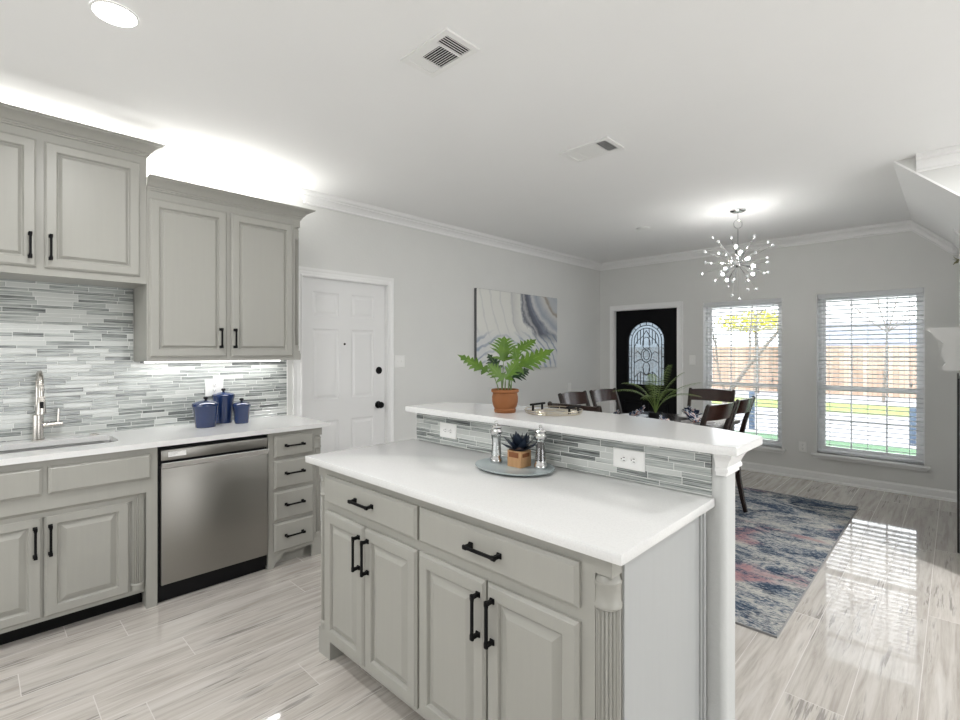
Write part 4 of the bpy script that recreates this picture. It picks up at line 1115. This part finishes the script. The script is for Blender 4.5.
for i in range(nr):
    zf = 1-2*(i+0.5)/nr; a = i*2.39996
    dv = Vector((math.cos(a)*math.sqrt(1-zf*zf), math.sin(a)*math.sqrt(1-zf*zf), zf))
    if zf > 0.93: continue
    c0 = Vector(ch)
    if i % 4 == 2:
        so = MB().tube([c0+dv*0.03, c0+dv*0.10, c0+dv*0.101, c0+dv*0.14], [0.004, 0.004, 0.011, 0.012], 10).build('bulb_arm', 'chrome', t)
        e = c0+dv*0.165
        MB().ball(e, 0.0115, 12).build('bulb', 'bulb', so)
    else:
        L = 0.31+rc.uniform(-0.09, 0.03)
        rd = MB().tube([c0+dv*0.03, c0+dv*L], 0.0024, 6).build('rod', 'chrome', t)
        MB().ball(c0+dv*(L+0.008), 0.0135, 10).build('crystal', 'crystal', rd)

# ------------------------------------------------------------------ canvas
t = thing('wall_canvas', 'wide abstract canvas of grey, navy and cream swirls on the wall', 'painting', (XW, 4.545, 1.65))
MB().box(XW+0.001, XW+0.0375, 3.797, 5.290, 1.209, 2.098, 0.002, 1).build('canvas_side', 'canvas_edge', t)
MB().box(XW+0.0376, XW+0.040, 3.799, 5.288, 1.211, 2.096).build('canvas_front', 'painting', t, smooth=False)

# ------------------------------------------------------------------ fireplace
t = thing('fireplace_mantel', 'white stepped fireplace mantel shelf beside the end window', 'mantel', (0.0, 5.45, 1.28))
pr = [(0.0215, 1.577), (-0.146, 1.577), (-0.146, 1.562), (-0.136, 1.556), (-0.110, 1.52), (-0.083, 1.488), (-0.062, 1.474), (-0.062, 1.440), (-0.070, 1.425), (-0.072, 1.38), (-0.060, 1.352), (-0.048, 1.335), (-0.052, 1.320), (-0.066, 1.305), (-0.066, 1.280), (0.0215, 1.280)]
MB().prism(pr, lambda p: (p[0], 4.70, p[1]), lambda p: (p[0], 6.15, p[1])).build('shelf', 'mantel', t, angle=25)
o = MB().box(0.008, 0.0215, 4.80, 6.05, 0.001, 1.22).build('fireplace_surround', 'brick_black', loc=(0.015, 5.4, 0), smooth=False)
tag(o, 'black fireplace surround below the white mantel', 'fireplace')
mb = MB(); rs_ = random.Random(4)
for i in range(16):
    a, b_ = rs_.uniform(0, 2*PI), rs_.uniform(-1, 1)
    dv = Vector((-abs(math.cos(a))*0.6-0.1, math.sin(a), b_)).normalized()
    c_ = Vector((0.012, 4.95, 2.07)); s_ = dv.cross(Vector((0.3, 0.2, 1))).normalized()*0.008
    L = rs_.uniform(0.025, 0.045)
    mb.add([c_, c_+dv*L*0.5+s_, c_+dv*L, c_+dv*L*0.5-s_], [(0, 1, 2, 3)])
mb.ball((0.012, 4.95, 2.07), 0.009, 8)
tag(mb.build('leaf_ornament', 'gold_leaf', loc=(0.012, 4.95, 2.07), smooth=False, recalc=False), 'small green and gold leafy ornament high on the fireplace wall', 'ornament')

# ------------------------------------------------------------------ rug
t = thing('area_rug', 'navy, grey, cream and pink abstract rug under the dining table', 'rug', (-2.05, 4.15, 0))
MB().box(-3.42, -0.634, 2.756, 5.552, 0.0005, 0.011, 0.003, 1).build('pile', 'rug', t)
mb = MB(); 
mb.plate_hole([(-3.424, 2.751), (-0.630, 2.751), (-0.630, 5.556), (-3.424, 5.556)], [(-3.4195, 2.7565), (-3.4195, 5.5515), (-0.6345, 5.5515), (-0.6345, 2.7565)], up(0.0003), up(0.0118))
mb.build('binding', 'rug_edge', t, smooth=False)

# ------------------------------------------------------------------ dining table and chairs
RZ = 0.0118
tx0, tx1, ty0, ty1, TZ = -2.42, -1.44, 3.27, 4.98, 0.775
t = thing('dining_table', 'dark wood dining table laid with plates under the chandelier', 'table', ((tx0+tx1)/2, (ty0+ty1)/2, RZ))
MB().box(tx0, tx1, ty0, ty1, TZ-0.032, TZ, 0.008).build('tabletop', 'espresso', t)
MB().plate_hole([(tx0+0.06, ty0+0.06), (tx1-0.06, ty0+0.06), (tx1-0.06, ty1-0.06), (tx0+0.06, ty1-0.06)], [(tx0+0.085, ty0+0.085), (tx0+0.085, ty1-0.085), (tx1-0.085, ty1-0.085), (tx1-0.085, ty0+0.085)], up(TZ-0.12), up(TZ-0.033)).build('apron', 'espresso', t, smooth=False)
for x in (tx0+0.075, tx1-0.075):
    for y in (ty0+0.075, ty1-0.075):
        MB().bar([(x, y, RZ), (x, y, 0.4), (x, y, TZ-0.033)], [0.045, 0.06, 0.075], [0.045, 0.06, 0.075]).build('leg', 'espresso', t)

def make_chair():
    """faces local +Y; top rail at local y -0.30"""
    t = thing('dining_chair', '', 'chair', (0, 0, 0), 0, 'dark wood dining chairs round the table')
    H = 1.012
    for s in (-1, 1):
        x = s*0.205
        MB().bar([(x, -0.285, 0.003), (x, -0.258, 0.12), (x, -0.226, 0.30), (x, -0.218, 0.45), (x, -0.236, 0.62), (x, -0.280, 0.80), (x*1.03, -0.345, H-0.01), (x*1.03, -0.350, H)],
                 [0.026, 0.030, 0.034, 0.036, 0.034, 0.030, 0.028, 0.022], [0.030, 0.034, 0.040, 0.042, 0.038, 0.034, 0.028, 0.022], (1, 0, 0)).build('rear_leg', 'espresso', t)
        MB().bar([(s*0.205, 0.195, 0.001), (s*0.205, 0.195, 0.43)], [0.028, 0.040], [0.028, 0.040], (1, 0, 0)).build('front_leg', 'espresso', t)
    def rail(z0, z1, nm, mt):
        rs = []
        for k in range(13):
            q = -1+2*k/12
            x = q*0.196; sag = -0.034*(1-q*q)
            r = []
            for z, w in ((z0, 0), (z1, 0), (z1, 1), (z0, 1)):
                yl = -0.280-(z-0.80)*0.30+(0.022 if z < 0.8 else 0)+sag+(0.011 if w else -0.011)
                zz = z+(0.008*(1-q*q) if z == z1 else 0)
                r.append((x, yl, zz))
            rs.append(r)
        MB().rings(rs).build(nm, mt, t, angle=40)
    rail(0.893, 1.005, 'top_rail', 'cherry')
    rail(0.60, 0.655, 'lower_rail', 'cherry')
    MB().box(-0.19, 0.19, -0.21, 0.185, 0.385, 0.43).build('seat_frame', 'espresso', t, smooth=False)
    MB().box(-0.222, 0.222, -0.200, 0.222, 0.431, 0.478, 0.018, 3).build('seat', 'seat_fabric', t)
    MB().bar([(-0.2, -0.222, 0.36), (0.2, -0.222, 0.36)], 0.02, 0.05, (0, 1, 0)).bar([(-0.2, 0.195, 0.22), (0.2, 0.195, 0.22)], 0.02, 0.03, (0, 1, 0)).build('stretcher', 'espresso', t)
    return t
chairs = [  # rail centre x, y, facing angle (0 = +Y), label
    (-2.015, 3.08, 0.0, 'dark wood chair at the table end nearest the bar, back toward the bar'),
    (-1.80, 5.27, PI, 'dark wood chair at the table end by the windows, facing the bar'),
    (-2.60, 3.965, -PI/2, 'dark wood chair under the abstract canvas, the one nearer the kitchen'),
    (-2.58, 4.49, -PI/2-0.06, 'dark wood chair on the canvas side of the table, nearer the front door'),
    (-1.262, 3.895, PI/2-0.12, 'dark wood chair on the window side of the table, nearer the bar'),
    (-1.262, 4.475, PI/2, 'dark wood chair whose leg shows beyond the bar end on the rug'),
]
proto = make_chair()
for i, (x, y, a, lab) in enumerate(chairs):
    c = proto if i == 0 else copy_tree(proto)
    f = Vector((-math.sin(a), math.cos(a)))
    c.location = (x+f.x*0.335, y+f.y*0.335, RZ)
    c.rotation_euler = (0, 0, a)
    c['label'] = lab

# place settings: plate and folded printed napkin
def make_plate():
    m_ = MB().lathe([(0.02, 0.0), (0.075, 0.0), (0.085, 0.006), (0.135, 0.016), (0.138, 0.018), (0.132, 0.0185), (0.085, 0.010), (0.04, 0.008)], (0, 0, 0), 32)
    return m_.build('dinner_plate', 'china', loc=(0, 0, 0))
def make_napkin():
    m_ = MB(); rn = random.Random(5)
    for k in range(7):
        a = -1.1+2.2*k/6
        d_ = Vector((math.cos(a), math.sin(a)*0.8, 0))
        tip = Vector((d_.x*0.10, d_.y*0.13, 0.045+0.055*(1-abs(a)/1.3)+rn.uniform(-.01, .01)))
        s_ = Vector((-d_.y, d_.x, 0))*0.035
        b_ = Vector((-0.03, 0, 0.004))
        m_.rings([[b_-s_*0.3, b_+s_*0.3, b_+s_*0.3+Vector((0, 0, .008)), b_-s_*0.3+Vector((0, 0, .008))],
                  [b_*0.4+d_*0.05-s_, b_*0.4+d_*0.05+s_+Vector((0, 0, .02)), b_*0.4+d_*0.05+s_+Vector((0, 0, .026)), b_*0.4+d_*0.05-s_+Vector((0, 0, .006))],
                  [tip-s_*0.5, tip+s_*0.5, tip+s_*0.5+Vector((0, 0, .004)), tip-s_*0.5+Vector((0, 0, .004))]])
    m_.lathe([(0.018, 0.0), (0.022, 0.006), (0.022, 0.024), (0.018, 0.03)], (-0.03, 0, 0), 14)
    return m_.build('folded_napkin', 'napkin', loc=(0, 0, 0), angle=30)
pl0, np0 = make_plate(), make_napkin()
places = [(-2.015, 3.46, PI/2, 'at the table end nearest the bar'), (-1.80, 4.79, -PI/2, 'at the table end by the windows'),
          (-2.24, 3.965, 0, 'before the chair under the canvas'), (-2.24, 4.47, 0, 'on the canvas side nearer the front door'),
          (-1.62, 3.88, PI, 'on the window side nearer the bar'), (-1.62, 4.42, PI, 'on the window side nearer the windows')]
for i, (x, y, a, w_) in enumerate(places):
    p_ = pl0 if i == 0 else pl0.copy(); q_ = np0 if i == 0 else np0.copy()
    if i: COL.objects.link(p_); COL.objects.link(q_)
    p_.location = (x, y, TZ+0.0005); q_.location = (x, y, TZ+0.0095); q_.rotation_euler = (0, 0, a)
    tag(p_, 'white dinner plate '+w_, 'plate', 'dinner plates on the dining table')
    tag(q_, 'blue and white printed napkin folded upright '+w_, 'napkin', 'napkins on the dinner plates')

# ------------------------------------------------------------------ palm on the dining table
px_, py_ = -1.905, 4.20
t = thing('potted_palm', 'small feathery palm in a dark pot on the dining table', 'plant', (px_, py_, TZ))
MB().lathe([(0.045, TZ+0.0005), (0.06, TZ+0.05), (0.062, TZ+0.10), (0.056, TZ+0.10), (0.054, TZ+0.09)], (px_, py_, 0), 24).build('pot', 'black_plastic', t)
Rr = Vector((0.719, 0.695, 0)); Ff = Vector((-0.695, 0.719, 0))
def frond(tipr, tipf, tipz, w=0.055, droop=0.08):
    b0 = Vector((px_, py_, TZ+0.09)); tip = b0+Rr*tipr+Ff*tipf+Vector((0, 0, tipz))
    pts = []
    for i in range(13):
        s = i/12
        q = b0.lerp(tip, s); q.z += droop*4*s*(1-s)
        q -= (Rr*tipr+Ff*tipf)*(0.25*4*s*(1-s))*0.5
        pts.append(q)
    mb = MB(); mb.tube(pts, [0.0035*(1-0.7*i/12) for i in range(13)], 5)
    for i in range(3, 13):
        for sub in (0, 0.5):
            if i+sub > 12: continue
            q = pts[i].lerp(pts[min(i+1, 12)], sub)
            d_ = (pts[min(i+1, 12)]-pts[i-1]).normalized()
            sd = d_.cross(Vector((0, 0, 1))).normalized()
            L = w*1.15*math.sin(PI*(0.22+0.72*(i+sub-3)/10))+0.012
            for s in (-1, 1):
                e = q+(sd*s*0.9+d_*0.55+Vector((0, 0, -0.30))).normalized()*L
                m_ = q.lerp(e, 0.4); wv = d_*0.0021
                mb.add([q-wv, m_-wv*1.3, e, m_+wv*1.3, q+wv], [(0, 1, 2, 3, 4)])
    mb.build('frond', 'palm', t, smooth=False, recalc=False)
for a in ((-0.36, 0.0, 0.20, 0.06, 0.08), (-0.25, 0.12, 0.26, 0.05), (-0.12, -0.10, 0.28, 0.05), (0.14, 0.05, 0.42, 0.06, 0.03), (0.22, -0.05, 0.36, 0.05, 0.04), (0.40, 0.02, 0.27, 0.045, 0.05), (0.34, -0.12, 0.16, 0.05, 0.08), (0.02, 0.16, 0.34, 0.05), (-0.18, -0.2, 0.15, 0.045), (0.1, -0.22, 0.22, 0.045)):
    frond(*a)

# ------------------------------------------------------------------ wire tray on the bar
BZ = 1.1072
t = thing('wire_tray', 'round champagne wire tray with two black handles on the bar', 'tray', (-1.445, 1.985, BZ))
c_ = Vector((-1.425, 1.995, 0))
mb = MB()
for r_, z in ((0.134, BZ+0.004), (0.141, BZ+0.018), (0.09, BZ+0.004)):
    mb.tube([c_+Vector((r_*math.cos(a*PI/24), r_*math.sin(a*PI/24), z)) for a in range(49)], 0.0022, 6, False)
for k in range(-3, 4):
    h = math.sqrt(0.134**2-(k*0.04)**2)
    mb.tube([c_+Vector((k*0.04, -h, BZ+0.0045)), c_+Vector((k*0.04, h, BZ+0.0045))], 0.0014, 5)
for k in range(16):
    a = k*PI/8
    mb.tube([c_+Vector((0.134*math.cos(a), 0.134*math.sin(a), BZ+0.004)), c_+Vector((0.141*math.cos(a), 0.141*math.sin(a), BZ+0.018))], 0.0014, 5)
mb.build('wire_frame', 'brass_wire', t)
for x in (-0.112, 0.095):
    X = c_.x+x; Y = c_.y+(0.020 if x < 0 else 0.035)
    mb = MB(); mb.box(X-0.006, X+0.006, Y-0.060, Y+0.060, BZ+0.030, BZ+0.040, 0.002, 1)
    for y in (-0.038, 0.038): mb.box(X-0.004, X+0.004, Y+y-0.004, Y+y+0.004, BZ+0.003, BZ+0.031)
    mb.build('handle', 'black_metal', t)

# ------------------------------------------------------------------ philodendron in a terracotta pot on the bar
qx, qy = -1.617, 1.853
t = thing('potted_plant', 'green lobed leaf plant in a terracotta pot on the raised bar', 'plant', (qx, qy, BZ))
MB().lathe([(0.050, 0), (0.053, 0.004), (0.055, 0.014), (0.052, 0.020), (0.058, 0.030), (0.064, 0.052), (0.065, 0.078), (0.061, 0.094), (0.062, 0.098), (0.069, 0.102), (0.069, 0.113), (0.065, 0.116), (0.056, 0.115), (0.054, 0.105)], (qx, qy, BZ), 40, True, False).build('pot', 'terracotta', t)
MB().lathe([(0.056, 0.104), (0.03, 0.108), (0.005, 0.109)], (qx, qy, BZ), 20, False, True).build('soil', 'soil', t)
S_ = 1/197.0
ptop = Vector((qx, qy, BZ+0.105))
def P(dx, dz, df=0.0): return ptop+Rr*dx*S_+Ff*df+Vector((0, 0, dz*S_))
def leaf(bx, bz, tx, tz, width, df0, df1, mat='leaf', lobes=6, facing=0.0, sx=0.0):
    b0, tp = P(bx, bz, df0), P(tx, tz, df1)
    ax = (tp-b0); L = ax.length; ax.normalize()
    nrm = (-Ff+Vector((0, 0, 0.55+facing))); nrm = (nrm-ax*nrm.dot(ax)).normalized()
    sd = ax.cross(nrm).normalized()
    mb = MB()
    K = 12
    spine = [b0+ax*L*i/K+nrm*(-0.10*L*((i/K)**2)+0.03*L) for i in range(K+1)]
    def at(s):
        f_ = s*K; i = min(int(f_), K-1); return spine[i].lerp(spine[i+1], f_-i)
    W_ = width*S_*0.5
    # body strip
    for s in (-1, 1):
        for i in range(K):
            w0 = W_*0.36*math.sin(PI*min(1, (i/K)*0.9+0.10)); w1 = W_*0.36*math.sin(PI*min(1, ((i+1)/K)*0.9+0.10))
            mb.add([spine[i], spine[i+1], spine[i+1]+sd*s*w1-nrm*w1*0.15, spine[i]+sd*s*w0-nrm*w0*0.15], [(0, 1, 2, 3)])
        for k in range(lobes):
            s0 = 0.03+0.80*k/lobes; s1 = s0+0.80/lobes*0.88
            env = math.sin(PI*(0.28+0.62*(k+0.5)/lobes))
            l_ = W_*env*(1.0+0.12*((k*7) % 3-1))
            a_, b_ = at(s0), at(s1)
            dr_ = (sd*s*0.86+ax*(0.50 if k else 0.1)).normalized()
            tipv = (a_+b_)/2+dr_*l_*1.15-nrm*l_*0.22
            m0 = a_+dr_*l_*0.6-nrm*l_*0.06; m1 = b_+dr_*l_*0.62-nrm*l_*0.06
            n0 = a_.lerp(m0, 0.5)-ax*0.001; n1 = b_.lerp(m1, 0.5)+ax*0.001
            mb.add([a_, n0, m0+ax*l_*0.06, tipv, m1+ax*l_*0.04, n1, b_], [(0, 1, 2, 3, 4, 5, 6)])
    a_ = at(0.80)
    mb.add([a_+sd*W_*0.3, spine[K], a_-sd*W_*0.3], [(0, 1, 2)])
    o_ = mb.build('leaf', mat, t, smooth=False, recalc=False)
    o_.data.shade_flat()
    # stem
    rt = ptop+Rr*sx*S_*3+Vector((0, 0, 0))
    mid = rt.lerp(b0, 0.55)+Vector((0, 0, 0.012))-Rr*bx*S_*0.12
    MB().tube([rt, rt.lerp(mid, 0.5)+Vector((0, 0, 0.004)), mid, b0.lerp(mid, 0.4), b0, at(0.5), at(0.95)], [0.003, 0.0028, 0.0026, 0.0024, 0.002, 0.0012, 0.0006], 6).build('stem', 'stem', t)
leaf(-17, 19, -47, 37, 15, 0.00, 0.02, 'leaf', 6, 0.0, -2)
leaf(-1, 29, 0, 55, 30, 0.05, 0.07, 'leaf', 6, -0.4, -1)
leaf(10, 38, 34, 53, 17, 0.06, 0.12, 'leaf', 6, 0.2, 1)
leaf(9, 22, 50, 43, 24, -0.01, 0.03, 'leaf', 7, 0.1, 2)
leaf(4, 12, 26, 22, 19, 0.05, 0.09, 'leaf_dark', 6, 0.3, 2)
leaf(-2, 12, -17, 28, 18, -0.05, -0.07, 'leaf', 5, 0.0, -1)
leaf(-5, 20, -17, 38, 15, 0.05, 0.12, 'leaf_dark', 5, -0.1, -1)
leaf(0, 12, 13, 32, 17, -0.05, -0.04, 'leaf', 5, -0.2, 0)
leaf(12, 28, 10, 44, 15, 0.0, 0.02, 'leaf', 5, -0.2, 1)

# ------------------------------------------------------------------ tray with succulent and mills on the island
IZ = 0.9163
t0x, t0y = -1.338, 1.592
o = MB().lathe([(0.55, 0), (0.62, 0.001), (0.93, 0.006), (1.0, 0.012), (1.0, 0.0145), (0.97, 0.015), (0.90, 0.0085), (0.3, 0.0065)], (0, 0, 0), 56, squash=(1, 1))
o.v = [(t0x+v[0]*0.180, t0y+v[1]*0.146, IZ+v[2]) for v in o.v]
tag(o.build('oval_tray', 'tray_ceramic', loc=(t0x, t0y, IZ)), 'pale grey oval tray on the island holding succulent and mills', 'tray')
TZ2 = IZ+0.0075
bx0, bx1, by0, by1 = -1.372, -1.300, 1.588, 1.658
t = thing('potted_succulent', 'blue black spiky succulent in a wooden cube planter', 'plant', ((bx0+bx1)/2, (by0+by1)/2, TZ2))
mb = MB(); mb.plate_hole([(bx0, by0), (bx1, by0), (bx1, by1), (bx0, by1)], [(bx0+0.006, by0+0.006), (bx0+0.006, by1-0.006), (bx1-0.006, by1-0.006), (bx1-0.006, by0+0.006)], up(TZ2), up(TZ2+0.068))
mb.box(bx0+0.006, bx1-0.006, by0+0.006, by1-0.006, TZ2, TZ2+0.06)
pb = mb.build('planter', 'light_wood', t, smooth=False)
mb = MB(); mb.box(bx0+0.008, bx1-0.012, by0-0.0012, by0, TZ2+0.040, TZ2+0.062); mb.box(bx1, bx1+0.0012, by0+0.012, by1-0.012, TZ2+0.042, TZ2+0.058)
mb.build('leather_patch', paint('brown_leather', (0.24, 0.085, 0.03), 0.6), pb, smooth=False)
cc_ = Vector(((bx0+bx1)/2, (by0+by1)/2, TZ2+0.062))
rs_ = random.Random(2)
k = 0
for ring, cnt, el, L in ((0, 7, 0.25, 0.078), (1, 6, 0.62, 0.080), (2, 5, 1.0, 0.074), (3, 3, 1.35, 0.062)):
    for i in range(cnt):
        a = 2*PI*(i+0.5*(ring % 2))/cnt+rs_.uniform(-.1, .1)
        d_ = Vector((math.cos(a)*math.cos(el), math.sin(a)*math.cos(el), math.sin(el)))
        s_ = Vector((-math.sin(a), math.cos(a), 0)); n_ = s_.cross(d_)
        rs2 = []
        for q, wq in ((0, 0.5), (0.25, 0.95), (0.5, 1.0), (0.75, 0.62), (1.0, 0.04)):
            c2 = cc_+d_*(0.006+L*q)+Vector((0, 0, 0.012*q*q)); ww = 0.0190*wq
            rs2.append([c2-s_*ww, c2-n_*ww*0.35, c2+s_*ww, c2+n_*ww*0.12])
        MB().rings(rs2).build('leaf', 'succulent', t, angle=60)
def mill(x, y, fill, label, cat):
    t = thing(cat+'_mill', label, cat+' mill', (x, y, TZ2))
    z = TZ2
    MB().lathe([(0.026, 0), (0.027, 0.004), (0.026, 0.020), (0.022, 0.026), (0.021, 0.034)], (x, y, z), 28).build('base', 'chrome', t)
    MB().lathe([(0.0235, 0.034), (0.0215, 0.05), (0.0185, 0.085), (0.0195, 0.115), (0.021, 0.124)], (x, y, z), 28, False, False).build('glass_body', 'jar_glass', t)
    MB().lathe([(0.0175, 0.035), (0.0165, 0.05), (0.0140, 0.085), (0.0145, 0.108)], (x, y, z), 20).build('filling', fill, t)
    MB().lathe([(0.022, 0.124), (0.026, 0.128), (0.027, 0.136), (0.022, 0.144), (0.021, 0.150), (0.024, 0.155), (0.019, 0.163), (0.006, 0.167), (0.006, 0.171), (0.0085, 0.175), (0.006, 0.181), (0.001, 0.183)], (x, y, z), 28).build('cap', 'chrome', t)
mill(-1.446, 1.600, 'salt', 'glass and chrome salt mill, white filled, beside the succulent', 'salt')
mill(-1.236, 1.640, 'pepper', 'glass and chrome pepper mill, dark filled, beside the succulent', 'pepper')
